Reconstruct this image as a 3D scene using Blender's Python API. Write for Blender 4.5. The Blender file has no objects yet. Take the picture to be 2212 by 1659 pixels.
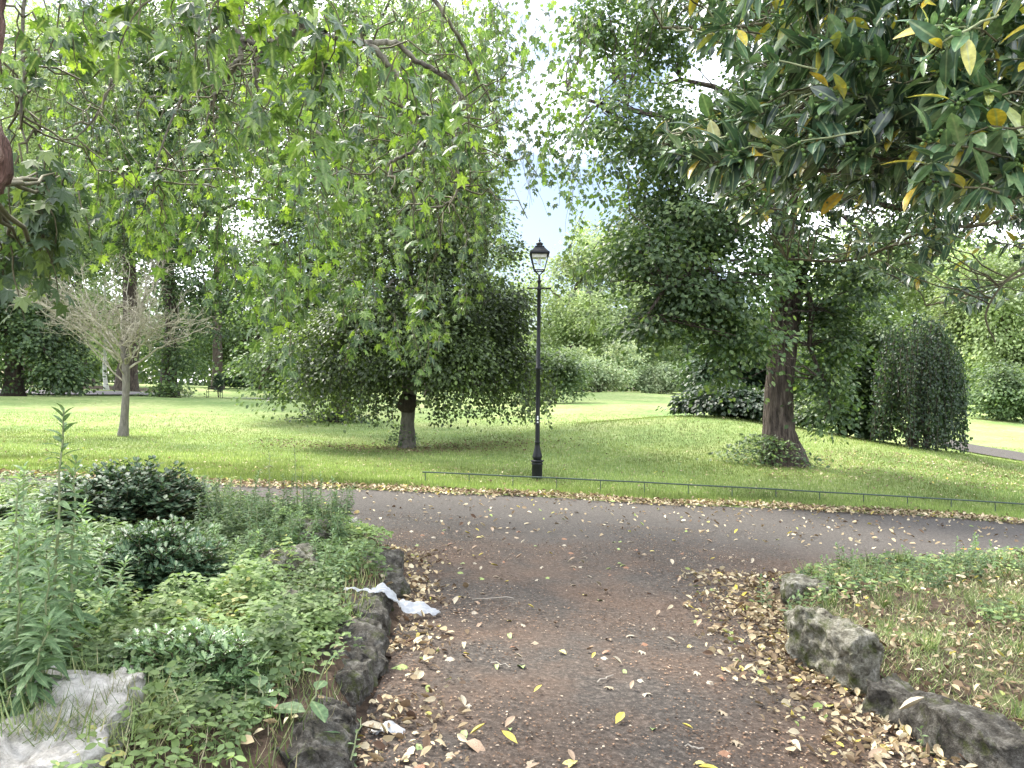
import bpy, bmesh, math, random
import numpy as np
from mathutils import Vector, Matrix, noise
PI = math.pi
SC = bpy.context.scene
COL = SC.collection
RND = random.Random(7)
NR = np.random.RandomState(11)

# ------------------------------------------------------------------ camera
F = 1660.0; CX = 1106.0; CY = 829.5          # lens in photo units (2212 wide view)
PITCH = math.atan(32.5/F); ROLL = math.radians(0.67)
EYE = np.array([0.0, 0.0, 1.6])
fw = np.array([0, math.cos(PITCH), math.sin(PITCH)])
up0 = np.array([0, -math.sin(PITCH), math.cos(PITCH)])
rt0 = np.array([1.0, 0, 0])
CR = math.cos(ROLL)*rt0 + math.sin(ROLL)*up0
CU = -math.sin(ROLL)*rt0 + math.cos(ROLL)*up0
cam_d = bpy.data.cameras.new('camera'); cam = bpy.data.objects.new('camera', cam_d); COL.objects.link(cam)
cam_d.sensor_width = 36; cam_d.lens = 36*F/2212; cam_d.clip_end = 1000; cam_d.clip_start = 0.05
M = Matrix(((CR[0], CU[0], -fw[0], EYE[0]), (CR[1], CU[1], -fw[1], EYE[1]), (CR[2], CU[2], -fw[2], EYE[2]), (0, 0, 0, 1)))
cam.matrix_world = M
SC.camera = cam

def P(px, py, Y):
    d = (px-CX)/F*CR - (py-CY)/F*CU + fw
    return EYE + d*(Y/d[1])

# ------------------------------------------------------------------ sky, sun, exposure
SUN_EL = math.radians(52); SUN_AZ = math.radians(-42)
w = bpy.data.worlds.new('World'); SC.world = w; w.use_nodes = True
nt = w.node_tree; nt.nodes.clear()
out = nt.nodes.new('ShaderNodeOutputWorld'); bg = nt.nodes.new('ShaderNodeBackground')
sky = nt.nodes.new('ShaderNodeTexSky'); sky.sky_type = 'NISHITA'; sky.sun_disc = False
sky.sun_elevation = SUN_EL; sky.sun_rotation = SUN_AZ; sky.air_density = 1.0; sky.dust_density = 2.0
tc = nt.nodes.new('ShaderNodeTexCoord'); no = nt.nodes.new('ShaderNodeTexNoise')
no.inputs['Scale'].default_value = 2.2; no.inputs['Detail'].default_value = 6; no.inputs['Roughness'].default_value = 0.55
rp = nt.nodes.new('ShaderNodeValToRGB'); rp.color_ramp.elements[0].position = 0.46; rp.color_ramp.elements[1].position = 0.60
mx = nt.nodes.new('ShaderNodeMix'); mx.data_type = 'RGBA'
nt.links.new(tc.outputs['Generated'], no.inputs['Vector']); nt.links.new(no.outputs['Fac'], rp.inputs['Fac'])
nt.links.new(rp.outputs['Color'], mx.inputs['Factor']); dm = nt.nodes.new('ShaderNodeMix'); dm.data_type = 'RGBA'; dm.blend_type = 'MULTIPLY'; dm.inputs['Factor'].default_value = 1; dm.inputs['B'].default_value = (.30, .30, .30, 1)
nt.links.new(sky.outputs['Color'], dm.inputs['A']); nt.links.new(dm.outputs['Result'], mx.inputs['A'])
mx.inputs['B'].default_value = (8.6, 8.9, 9.6, 1)
nt.links.new(mx.outputs['Result'], bg.inputs['Color']); bg.inputs['Strength'].default_value = 0.15
nt.links.new(bg.outputs['Background'], out.inputs['Surface'])
sd = bpy.data.lights.new('sun', 'SUN'); so = bpy.data.objects.new('sun', sd); COL.objects.link(so)
sd.energy = 2.1; sd.angle = math.radians(12); sd.color = (1.0, 0.95, 0.86)
sdir = Vector((math.sin(SUN_AZ)*math.cos(SUN_EL), math.cos(SUN_AZ)*math.cos(SUN_EL), math.sin(SUN_EL)))
so.rotation_euler = sdir.to_track_quat('Z', 'Y').to_euler()
SC.view_settings.view_transform = 'Standard'; SC.view_settings.look = 'None'
SC.view_settings.gamma = 1; SC.view_settings.exposure = 2.35
SC.render.engine = 'CYCLES'
SC.cycles.max_bounces = 8; SC.cycles.diffuse_bounces = 4; SC.cycles.transmission_bounces = 6; SC.cycles.transparent_max_bounces = 6
SC.render.resolution_x = 1024; SC.render.resolution_y = 768

# ------------------------------------------------------------------ materials
def newmat(name):
    m = bpy.data.materials.new(name); m.use_nodes = True; t = m.node_tree; t.nodes.clear()
    o = t.nodes.new('ShaderNodeOutputMaterial'); return m, t, o
def N(t, kind, **kw):
    n = t.nodes.new(kind)
    for k, v in kw.items():
        if k in n.inputs: n.inputs[k].default_value = v
        else: setattr(n, k, v)
    return n
def ramp(t, stops):
    r = t.nodes.new('ShaderNodeValToRGB'); e = r.color_ramp.elements
    while len(e) < len(stops): e.new(0.5)
    for i, (p, c) in enumerate(stops):
        e[i].position = p; e[i].color = (*c, 1)
    return r
def leafmat(name, stops, rough=0.5, trans=0.35, spec=0.4, tcol=None, big=0.25, rib=0.0):
    """leaf tint from a per-leaf random number, plus slow clump variation"""
    m, t, o = newmat(name)
    a = N(t, 'ShaderNodeAttribute', attribute_name='rnd')
    r = ramp(t, stops); t.links.new(a.outputs['Fac'], r.inputs['Fac'])
    g = N(t, 'ShaderNodeNewGeometry')
    n = N(t, 'ShaderNodeTexNoise', Scale=big, Detail=3.0); t.links.new(g.outputs['Position'], n.inputs['Vector'])
    mr = N(t, 'ShaderNodeMapRange'); mr.inputs['From Min'].default_value = 0.35; mr.inputs['From Max'].default_value = 0.65
    mr.inputs['To Min'].default_value = 0.60; mr.inputs['To Max'].default_value = 1.30
    t.links.new(n.outputs['Fac'], mr.inputs['Value'])
    hs = N(t, 'ShaderNodeHueSaturation'); t.links.new(mr.outputs['Result'], hs.inputs['Value']); t.links.new(r.outputs['Color'], hs.inputs['Color'])
    if rib:   # paler midrib and a little blotching over each blade
        ea = N(t, 'ShaderNodeAttribute', attribute_name='edge'); er = ramp(t, [(.05, (1, 1, 1)), (.16, (0, 0, 0))]); t.links.new(ea.outputs['Fac'], er.inputs['Fac'])
        rm = N(t, 'ShaderNodeMath', operation='MULTIPLY'); rm.inputs[1].default_value = rib; t.links.new(er.outputs['Color'], rm.inputs[0])
        rx = N(t, 'ShaderNodeMix', data_type='RGBA'); t.links.new(rm.outputs[0], rx.inputs['Factor']); t.links.new(hs.outputs['Color'], rx.inputs['A']); rx.inputs['B'].default_value = (.36, .42, .22, 1)
        bn = N(t, 'ShaderNodeTexNoise', Scale=55.0, Detail=4.0); t.links.new(g.outputs['Position'], bn.inputs['Vector']); br = ramp(t, [(.35, (.7, .7, .7)), (.65, (1.2, 1.2, 1.2))]); t.links.new(bn.outputs['Fac'], br.inputs['Fac'])
        bm_ = N(t, 'ShaderNodeMix', data_type='RGBA', blend_type='MULTIPLY'); bm_.inputs['Factor'].default_value = 1; t.links.new(rx.outputs['Result'], bm_.inputs['A']); t.links.new(br.outputs['Color'], bm_.inputs['B'])
        class _H: outputs = {'Color': bm_.outputs['Result']}
        hs = _H
    b = N(t, 'ShaderNodeBsdfPrincipled', Roughness=rough); b.inputs['Specular IOR Level'].default_value = spec
    t.links.new(hs.outputs['Color'], b.inputs['Base Color'])
    tr = N(t, 'ShaderNodeBsdfTranslucent')
    tcn = N(t, 'ShaderNodeMix', data_type='RGBA', blend_type='MULTIPLY'); tcn.inputs['Factor'].default_value = 1
    t.links.new(hs.outputs['Color'], tcn.inputs['A']); tcn.inputs['B'].default_value = (*(tcol or (2.0, 2.2, 0.9)), 1)
    t.links.new(tcn.outputs['Result'], tr.inputs['Color'])
    ms = N(t, 'ShaderNodeMixShader'); ms.inputs['Fac'].default_value = trans
    t.links.new(b.outputs['BSDF'], ms.inputs[1]); t.links.new(tr.outputs['BSDF'], ms.inputs[2])
    t.links.new(ms.outputs['Shader'], o.inputs['Surface'])
    return m
def surf(name, stops, scale=5, detail=6, rough=0.85, bump=0.3, bscale=None, stretch=(1, 1, 1), dist=0.02, spec=0.3, metallic=0.0, bumpkind='noise'):
    m, t, o = newmat(name)
    g = N(t, 'ShaderNodeTexCoord'); mp = N(t, 'ShaderNodeMapping'); mp.inputs['Scale'].default_value = stretch
    t.links.new(g.outputs['Object'], mp.inputs['Vector'])
    n = N(t, 'ShaderNodeTexNoise', Scale=scale, Detail=detail); n.inputs['Roughness'].default_value = 0.65
    t.links.new(mp.outputs['Vector'], n.inputs['Vector'])
    r = ramp(t, stops); t.links.new(n.outputs['Fac'], r.inputs['Fac'])
    b = N(t, 'ShaderNodeBsdfPrincipled', Roughness=rough, Metallic=metallic); b.inputs['Specular IOR Level'].default_value = spec
    t.links.new(r.outputs['Color'], b.inputs['Base Color'])
    if bump:
        n2 = N(t, 'ShaderNodeTexNoise', Scale=bscale or scale*3, Detail=8.0)
        t.links.new(mp.outputs['Vector'], n2.inputs['Vector'])
        bp = N(t, 'ShaderNodeBump', Strength=bump, Distance=dist); t.links.new(n2.outputs['Fac'], bp.inputs['Height'])
        t.links.new(bp.outputs['Normal'], b.inputs['Normal'])
    t.links.new(b.outputs['BSDF'], o.inputs['Surface'])
    return m

MT = {}
MT['plane_leaf'] = leafmat('plane_leaf', [(0, (.035, .065, .035)), (.4, (.06, .105, .04)), (.72, (.10, .17, .045)), (.9, (.17, .26, .05)), (1, (.26, .36, .06))], .42, .35, .5, (1.5, 1.6, .6), .25, .3)
MT['evergreen_leaf'] = leafmat('evergreen_leaf', [(0, (.026, .050, .032)), (.35, (.042, .085, .046)), (.65, (.085, .155, .072)), (.93, (.19, .28, .12)), (.972, (.55, .46, .06)), (1, (.60, .40, .04))], .30, .15, .6, (1.0, 1.3, .8), 1.0, .55)
MT['lime_leaf'] = leafmat('lime_leaf', [(0, (.034, .058, .030)), (.6, (.070, .112, .048)), (1, (.16, .21, .075))], .5, .28, .4)
MT['dark_leaf'] = leafmat('dark_leaf', [(0, (.022, .042, .026)), (.6, (.042, .074, .038)), (1, (.09, .13, .06))], .5, .22, .4)
MT['beech_leaf'] = leafmat('beech_leaf', [(0, (.04, .055, .03)), (.5, (.075, .105, .045)), (.8, (.125, .175, .06)), (1, (.22, .29, .09))], .5, .25, .4)
MT['mid_leaf'] = leafmat('mid_leaf', [(0, (.055, .09, .045)), (.5, (.105, .155, .07)), (1, (.20, .27, .11))], .55, .35, .4, (1.5, 1.6, .8))
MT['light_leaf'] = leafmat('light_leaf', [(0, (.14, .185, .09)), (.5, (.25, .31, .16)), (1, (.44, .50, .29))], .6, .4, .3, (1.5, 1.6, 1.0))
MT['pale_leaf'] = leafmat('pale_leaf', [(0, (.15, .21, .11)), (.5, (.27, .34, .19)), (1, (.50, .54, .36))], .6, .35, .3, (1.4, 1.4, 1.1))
MT['holly_leaf'] = leafmat('holly_leaf', [(0, (.022, .045, .028)), (.6, (.04, .085, .045)), (1, (.10, .165, .08))], .5, .15, .22, None, .25, .3)
MT['bright_holly'] = leafmat('bright_holly', [(0, (.05, .10, .05)), (.5, (.11, .19, .08)), (1, (.22, .33, .14))], .3, .2, .5, (1.4, 1.5, .8), 1.0, .4)
MT['weed_leaf'] = leafmat('weed_leaf', [(0, (.08, .14, .065)), (.6, (.145, .23, .11)), (1, (.26, .36, .18))], .6, .3, .25, (1.5, 1.6, .8), .25, .35)
MT['bramble_leaf'] = leafmat('bramble_leaf', [(0, (.055, .09, .038)), (.5, (.12, .18, .07)), (.93, (.25, .34, .12)), (1, (.42, .40, .14))], .6, .28, .25, (1.5, 1.6, .8), 2.0)
MT['grass_blade'] = leafmat('grass_blade', [(0, (.13, .175, .06)), (.6, (.215, .28, .088)), (.9, (.31, .36, .14)), (1, (.48, .44, .30))], .7, .25, .15, (1.5, 1.6, .8), .35)
MT['rough_grass'] = leafmat('rough_grass', [(0, (.08, .12, .04)), (.45, (.15, .21, .075)), (.7, (.26, .30, .14)), (.85, (.42, .38, .24)), (1, (.55, .48, .34))], .7, .2, .15, (1.4, 1.5, .8), 1.5)
MT['dry_leaf'] = leafmat('dry_leaf', [(0, (.10, .06, .04)), (.3, (.25, .185, .11)), (.6, (.41, .33, .20)), (.93, (.58, .51, .35)), (.955, (.62, .50, .08)), (.98, (.32, .36, .12)), (1, (.2, .28, .09))], .75, .1, .2, (1.1, 1.0, .8), 2.0)
MT['crumb'] = leafmat('crumb', [(0, (.03, .02, .015)), (.5, (.13, .08, .05)), (.85, (.26, .17, .11)), (1, (.5, .42, .32))], .8, 0.0, .2, None, 1.2)
MT['bark'] = surf('bark', [(.34, (.022, .017, .014)), (.52, (.075, .057, .047)), (.72, (.17, .14, .115))], 7, 10, .9, 1.0, 8, (2.4, 2.4, .28), .10)
MT['bark_dark'] = surf('bark_dark', [(.3, (.025, .02, .017)), (.7, (.09, .07, .055))], 5, 8, .9, .8, 10, (2, 2, .4), .04)
MT['bark_red'] = surf('bark_red', [(.32, (.04, .022, .018)), (.5, (.15, .085, .065)), (.7, (.36, .26, .21))], 9, 10, .9, 1.0, 16, (3, 3, .3), .08)
MT['bark_grey'] = surf('bark_grey', [(.3, (.08, .072, .06)), (.6, (.17, .155, .13)), (.85, (.27, .26, .22))], 9, 8, .85, .5, 30, (1.5, 1.5, .5), .02)
MT['bark_moss'] = surf('bark_moss', [(.35, (.13, .125, .085)), (.5, (.26, .24, .18)), (.7, (.42, .39, .32))], 6, 6, .85, .4, 20, (1, 1, 1), .01)
MT['bark_limb'] = surf('bark_limb', [(.35, (.045, .038, .03)), (.5, (.12, .11, .08)), (.7, (.26, .24, .18))], 9, 9, .85, .9, 25, (1, 1, 1), .02)
MT['bark_birch'] = surf('bark_birch', [(.38, (.06, .05, .05)), (.45, (.55, .53, .5)), (.8, (.7, .68, .65))], 4, 5, .7, .2, 20, (.6, .6, 4), .01)
MT['twig'] = surf('twig', [(.3, (.05, .045, .025)), (.7, (.14, .13, .07))], 12, 4, .8, .3, 40)
MT['green_twig'] = surf('green_twig', [(.3, (.14, .17, .07)), (.7, (.30, .33, .18))], 12, 4, .6, .2, 40)
MT['pale_twig'] = surf('pale_twig', [(.3, (.22, .19, .15)), (.7, (.42, .38, .32))], 12, 4, .7, .3, 40)
MT['black_iron'] = surf('black_iron', [(.3, (.006, .007, .008)), (.7, (.014, .015, .017))], 20, 4, .5, .12, 60, (1, 1, 1), .004, .22)
MT['green_iron'] = surf('green_iron', [(.3, (.018, .035, .026)), (.7, (.04, .065, .05))], 15, 4, .45, .1, 50, (1, 1, 1), .003, .5)
MT['wood_slat'] = surf('wood_slat', [(.3, (.012, .013, .010)), (.7, (.03, .03, .022))], 10, 4, .7, .2)
MT['white_paint'] = surf('white_paint', [(.3, (.6, .6, .6)), (.7, (.8, .8, .8))], 10, 3, .5, .1)
MT['berry'] = surf('berry', [(.3, (.09, .17, .04)), (.7, (.20, .30, .09))], 30, 3, .35, 0)
MT['orange_petal'] = surf('orange_petal', [(.3, (.75, .32, .02)), (.7, (.85, .5, .04))], 30, 3, .5, 0)

# stone with lichen on it and moss where it faces up
def stonemat(name, a, b, c, moss=.5):
    m, t, o = newmat(name)
    g = N(t, 'ShaderNodeTexCoord')
    n = N(t, 'ShaderNodeTexNoise', Scale=13.0, Detail=14.0); n.inputs['Roughness'].default_value = .78; t.links.new(g.outputs['Object'], n.inputs['Vector'])
    r = ramp(t, [(.38, a), (.5, b), (.6, c)]); t.links.new(n.outputs['Fac'], r.inputs['Fac'])
    n3 = N(t, 'ShaderNodeTexNoise', Scale=6.0, Detail=12.0); n3.inputs['Roughness'].default_value = .72; mp = N(t, 'ShaderNodeMapping'); mp.inputs['Location'].default_value = (4, 7, 2)
    t.links.new(g.outputs['Object'], mp.inputs['Vector']); t.links.new(mp.outputs['Vector'], n3.inputs['Vector'])
    r3 = ramp(t, [(.60-.2*moss, (0, 0, 0)), (.72-.2*moss, (1, 1, 1))]); t.links.new(n3.outputs['Fac'], r3.inputs['Fac'])
    mm = N(t, 'ShaderNodeMix', data_type='RGBA'); t.links.new(r3.outputs['Color'], mm.inputs['Factor'])
    t.links.new(r.outputs['Color'], mm.inputs['A']); mm.inputs['B'].default_value = (.075, .09, .025, 1)
    bs = N(t, 'ShaderNodeBsdfPrincipled', Roughness=.92); bs.inputs['Specular IOR Level'].default_value = .2
    t.links.new(mm.outputs['Result'], bs.inputs['Base Color'])
    n2 = N(t, 'ShaderNodeTexNoise', Scale=22.0, Detail=14.0); n2.inputs['Roughness'].default_value = .7; t.links.new(g.outputs['Object'], n2.inputs['Vector'])
    bp = N(t, 'ShaderNodeBump', Strength=1.0, Distance=.06); t.links.new(n2.outputs['Fac'], bp.inputs['Height']); t.links.new(bp.outputs['Normal'], bs.inputs['Normal'])
    t.links.new(bs.outputs['BSDF'], o.inputs['Surface']); return m
MT['stone_dark'] = stonemat('stone_dark', (.03, .027, .022), (.085, .078, .065), (.20, .19, .165), .35)
MT['stone_mossy'] = stonemat('stone_mossy', (.07, .06, .05), (.22, .21, .16), (.42, .40, .34), .55)
MT['stone_pale'] = stonemat('stone_pale', (.32, .30, .26), (.58, .55, .50), (.78, .75, .70), .12)

def groundmat():
    m, t, o = newmat('lawn_ground')
    g = N(t, 'ShaderNodeNewGeometry')
    def noi(sc, det, st=(1, 1, 1)):
        mp = N(t, 'ShaderNodeMapping'); mp.inputs['Scale'].default_value = st
        t.links.new(g.outputs['Position'], mp.inputs['Vector'])
        n = N(t, 'ShaderNodeTexNoise', Scale=sc, Detail=det); n.inputs['Roughness'].default_value = .7
        t.links.new(mp.outputs['Vector'], n.inputs['Vector']); return n
    n1 = noi(5.0, 10.0); r1 = ramp(t, [(.3, (.13, .175, .065)), (.5, (.215, .28, .092)), (.72, (.34, .38, .18))]); t.links.new(n1.outputs['Fac'], r1.inputs['Fac'])
    n2 = noi(.22, 4.0); r2 = ramp(t, [(.34, (.60, .72, .62)), (.5, (.95, .97, .95)), (.66, (1.3, 1.12, 1.3))]); t.links.new(n2.outputs['Fac'], r2.inputs['Fac'])
    mu = N(t, 'ShaderNodeMix', data_type='RGBA', blend_type='MULTIPLY'); mu.inputs['Factor'].default_value = 1
    t.links.new(r1.outputs['Color'], mu.inputs['A']); t.links.new(r2.outputs['Color'], mu.inputs['B'])
    a = N(t, 'ShaderNodeAttribute', attribute_name='soil')
    n3 = noi(14.0, 8.0); r3 = ramp(t, [(.3, (.028, .019, .013)), (.55, (.075, .052, .036)), (.75, (.17, .13, .09))]); t.links.new(n3.outputs['Fac'], r3.inputs['Fac'])
    n4 = noi(1.6, 6.0); ad = N(t, 'ShaderNodeMath', operation='ADD'); t.links.new(a.outputs['Fac'], ad.inputs[0]); t.links.new(n4.outputs['Fac'], ad.inputs[1])
    r4 = ramp(t, [(.88, (0, 0, 0)), (1.0, (1, 1, 1))]); mh = N(t, 'ShaderNodeMath', operation='MULTIPLY'); mh.inputs[1].default_value = .85
    t.links.new(ad.outputs[0], mh.inputs[0]); t.links.new(mh.outputs[0], r4.inputs['Fac'])
    mm = N(t, 'ShaderNodeMix', data_type='RGBA'); t.links.new(r4.outputs['Color'], mm.inputs['Factor']); t.links.new(mu.outputs['Result'], mm.inputs['A']); t.links.new(r3.outputs['Color'], mm.inputs['B'])
    b = N(t, 'ShaderNodeBsdfPrincipled', Roughness=.9); b.inputs['Specular IOR Level'].default_value = .15; t.links.new(mm.outputs['Result'], b.inputs['Base Color'])
    bp = N(t, 'ShaderNodeBump', Strength=.8, Distance=.05); n5 = noi(12.0, 8.0); t.links.new(n5.outputs['Fac'], bp.inputs['Height']); t.links.new(bp.outputs['Normal'], b.inputs['Normal'])
    t.links.new(b.outputs['BSDF'], o.inputs['Surface']); return m
def pathmat(name, dark, mid, lite, patch, pc, rough=.8, split=None):
    m, t, o = newmat(name)
    g = N(t, 'ShaderNodeNewGeometry')
    n1 = N(t, 'ShaderNodeTexNoise', Scale=32.0, Detail=10.0); n1.inputs['Roughness'].default_value = .85; t.links.new(g.outputs['Position'], n1.inputs['Vector'])
    r1 = ramp(t, [(.36, dark), (.52, mid), (.66, lite)]); t.links.new(n1.outputs['Fac'], r1.inputs['Fac'])
    n2 = N(t, 'ShaderNodeTexNoise', Scale=.9, Detail=8.0); n2.inputs['Roughness'].default_value = .65; t.links.new(g.outputs['Position'], n2.inputs['Vector'])
    r2 = ramp(t, [(.42, (0, 0, 0)), (.60, (1, 1, 1))]); t.links.new(n2.outputs['Fac'], r2.inputs['Fac'])
    sc = N(t, 'ShaderNodeMath', operation='MULTIPLY'); sc.inputs[1].default_value = patch; t.links.new(r2.outputs['Color'], sc.inputs[0])
    mm = N(t, 'ShaderNodeMix', data_type='RGBA'); t.links.new(sc.outputs[0], mm.inputs['Factor']); t.links.new(r1.outputs['Color'], mm.inputs['A'])
    r5 = ramp(t, [(.36, tuple(.5*x for x in pc)), (.52, pc), (.68, tuple(2.2*x for x in pc))]); t.links.new(n1.outputs['Fac'], r5.inputs['Fac']); t.links.new(r5.outputs['Color'], mm.inputs['B'])
    if split:   # brown debris lies thick on the side path and thins out across the mouth of the cross path
        sp = N(t, 'ShaderNodeSeparateXYZ'); t.links.new(g.outputs['Position'], sp.inputs[0]); ns = N(t, 'ShaderNodeMath', operation='MULTIPLY_ADD'); ns.inputs[1].default_value = 5.0
        t.links.new(n2.outputs['Fac'], ns.inputs[0]); t.links.new(sp.outputs['Y'], ns.inputs[2]); ms_ = N(t, 'ShaderNodeMapRange'); ms_.inputs['From Min'].default_value = split+2.1; ms_.inputs['From Max'].default_value = split+3.0
        t.links.new(ns.outputs[0], ms_.inputs['Value']); r6 = ramp(t, [(.34, (.027, .024, .021)), (.52, (.072, .064, .056)), (.68, (.18, .16, .14))]); t.links.new(n1.outputs['Fac'], r6.inputs['Fac'])
        m6 = N(t, 'ShaderNodeMix', data_type='RGBA'); t.links.new(ms_.outputs['Result'], m6.inputs['Factor']); t.links.new(mm.outputs['Result'], m6.inputs['A']); t.links.new(r6.outputs['Color'], m6.inputs['B']); mm = m6
    v = N(t, 'ShaderNodeTexVoronoi', Scale=38.0); t.links.new(g.outputs['Position'], v.inputs['Vector'])
    rv = ramp(t, [(.10, (1, 1, 1)), (.16, (0, 0, 0))]); t.links.new(v.outputs['Distance'], rv.inputs['Fac'])
    m3 = N(t, 'ShaderNodeMix', data_type='RGBA'); s3 = N(t, 'ShaderNodeMath', operation='MULTIPLY'); s3.inputs[1].default_value = .45; t.links.new(rv.outputs['Color'], s3.inputs[0]); t.links.new(s3.outputs[0], m3.inputs['Factor'])
    t.links.new(mm.outputs['Result'], m3.inputs['A']); m3.inputs['B'].default_value = (.30, .24, .20, 1)
    b = N(t, 'ShaderNodeBsdfPrincipled', Roughness=.85); b.inputs['Specular IOR Level'].default_value = .2; t.links.new(m3.outputs['Result'], b.inputs['Base Color'])
    bp = N(t, 'ShaderNodeBump', Strength=.6, Distance=.012); t.links.new(n1.outputs['Fac'], bp.inputs['Height']); t.links.new(bp.outputs['Normal'], b.inputs['Normal'])
    t.links.new(b.outputs['BSDF'], o.inputs['Surface']); return m
MT['ground'] = groundmat()
MT['cross_path'] = pathmat('cross_path', (.045, .042, .044), (.085, .080, .084), (.15, .14, .145), .55, (.06, .048, .043), .62)
MT['side_path'] = pathmat('side_path', (.022, .0185, .016), (.064, .055, .047), (.20, .17, .14), .8, (.105, .072, .052), .8, split=8.9)
MT['cross_path'] = MT['side_path']
MT['far_path'] = pathmat('far_path', (.16, .15, .15), (.24, .22, .22), (.34, .32, .32), .2, (.2, .18, .17), .8)

# ------------------------------------------------------------------ mesh helpers
def tag(o, label=None, cat=None, group=None, kind=None):
    if label: o['label'] = label
    if cat: o['category'] = cat
    if group: o['group'] = group
    if kind: o['kind'] = kind
    return o
def empty(name, loc, label, cat, group=None):
    o = bpy.data.objects.new(name, None); o.location = tuple(loc); o.empty_display_size = .3; COL.objects.link(o)
    tag(o, label, cat, group); return o
def npmesh(name, V, faces, mat, parent=None, rnd=None, smooth=False, origin=None, attr='rnd'):
    """V (n,3) world coordinates, faces = list of (m,k) index arrays"""
    V = np.asarray(V, dtype=np.float64)
    if parent is not None: V = V - np.array(parent['_loc'] if '_loc' in parent else parent.location)
    elif origin is not None: V = V - np.asarray(origin)
    me = bpy.data.meshes.new(name)
    me.vertices.add(len(V)); me.vertices.foreach_set('co', V.astype(np.float32).ravel())
    loops = np.concatenate([f.ravel() for f in faces]).astype(np.int32)
    tot = np.concatenate([np.full(len(f), f.shape[1], np.int32) for f in faces])
    st = np.concatenate([[0], np.cumsum(tot)[:-1]]).astype(np.int32)
    me.loops.add(len(loops)); me.loops.foreach_set('vertex_index', loops)
    me.polygons.add(len(tot)); me.polygons.foreach_set('loop_start', st); me.polygons.foreach_set('loop_total', tot)
    me.polygons.foreach_set('use_smooth', np.full(len(tot), smooth))
    if rnd is not None:
        a = me.attributes.new(attr, 'FLOAT', 'POINT'); a.data.foreach_set('value', np.asarray(rnd, dtype=np.float32))
    me.update(calc_edges=True)
    me.materials.append(mat)
    o = bpy.data.objects.new(name, me); COL.objects.link(o)
    if parent is not None: o.parent = parent
    elif origin is not None: o.location = tuple(origin)
    return o
def unit(a): return a/np.maximum(np.linalg.norm(a, axis=-1, keepdims=True), 1e-9)
class Leaves:
    def __init__(s): s.V = []; s.F = {}; s.R = []; s.E = []; s.n = 0
    def add(s, tpl, pos, fwd, nrm, size, rnd, aspect=None):
        tv, tfs = tpl
        n = len(pos); k = len(tv)
        if n == 0: return
        f = unit(fwd); r = unit(np.cross(f, nrm)); u = np.cross(r, f)
        size = np.broadcast_to(size, (n,))[:, None, None]
        a = np.ones(n) if aspect is None else aspect
        V = pos[:, None, :] + size*(tv[None, :, 0:1]*a[:, None, None]*r[:, None, :] + tv[None, :, 1:2]*f[:, None, :] + tv[None, :, 2:3]*u[:, None, :])
        s.V.append(V.reshape(-1, 3)); s.R.append(np.repeat(rnd, k)); e_ = np.abs(tv[:, 0]); s.E.append(np.tile(e_/e_.max(), n))
        base = s.n + np.arange(n)[:, None, None]*k
        for tf in tfs:
            s.F.setdefault(tf.shape[1], []).append((base + tf[None]).reshape(-1, tf.shape[1]))
        s.n += n*k
    def build(s, name, mat, parent=None, smooth=False, origin=None):
        o = npmesh(name, np.concatenate(s.V), [np.concatenate(v) for v in s.F.values()], mat, parent, np.concatenate(s.R), smooth, origin)
        a = o.data.attributes.new('edge', 'FLOAT', 'POINT'); a.data.foreach_set('value', np.concatenate(s.E).astype(np.float32)); return o
class Tubes:
    def __init__(s): s.V = []; s.F = []; s.n = 0
    def tube(s, pts, rad, sides=6, jit=0.0, cap=True):
        pts = np.asarray(pts, float); m = len(pts); rad = np.broadcast_to(np.asarray(rad, float), (m,))
        tan = np.gradient(pts, axis=0); tan = unit(tan)
        ref = np.array([0, 0, 1.0]) if abs(tan[0][2]) < .9 else np.array([1.0, 0, 0])
        a = np.cross(tan[0], ref); a /= np.linalg.norm(a); rows = []
        for i in range(m):
            a = a - tan[i]*np.dot(a, tan[i]); a /= max(np.linalg.norm(a), 1e-9)
            b = np.cross(tan[i], a)
            th = np.arange(sides)*2*PI/sides
            rr = rad[i]*(1+jit*(NR.rand(sides)-.5)) if jit else rad[i]*np.ones(sides)
            rows.append(pts[i] + rr[:, None]*(np.cos(th)[:, None]*a + np.sin(th)[:, None]*b))
        s.V.append(np.concatenate(rows))
        i = np.arange(m-1)[:, None]*sides; j = np.arange(sides)[None]; j2 = (j+1) % sides
        f = np.stack([i+j, i+j2, i+sides+j2, i+sides+j], -1).reshape(-1, 4) + s.n
        s.F.append(f); s.n += m*sides
    def build(s, name, mat, parent=None, smooth=True, origin=None):
        return npmesh(name, np.concatenate(s.V), [np.concatenate(s.F)], mat, parent, None, smooth, origin)
def bez(a, b, n=6, sag=0.0, wig=0.0, mid=None):
    a = np.asarray(a, float); b = np.asarray(b, float); t = np.linspace(0, 1, n)[:, None]
    if mid is None: mid = (a+b)/2 + np.array([0, 0, sag])
    p = (1-t)**2*a + 2*t*(1-t)*mid + t*t*b
    if wig:
        q = (NR.rand(n, 3)-.5)*2*wig; q[0] = 0; q[-1] = 0; p = p + q
    return p
def spline(pts, n=4):
    """catmull-rom through points"""
    p = np.asarray(pts, float); p = np.vstack([2*p[0]-p[1], p, 2*p[-1]-p[-2]]); o = []
    for i in range(1, len(p)-2):
        for t in np.linspace(0, 1, n, endpoint=False):
            o.append(.5*((2*p[i]) + (-p[i-1]+p[i+1])*t + (2*p[i-1]-5*p[i]+4*p[i+1]-p[i+2])*t*t + (-p[i-1]+3*p[i]-3*p[i+1]+p[i+2])*t**3))
    o.append(p[-2]); return np.array(o)

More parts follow.
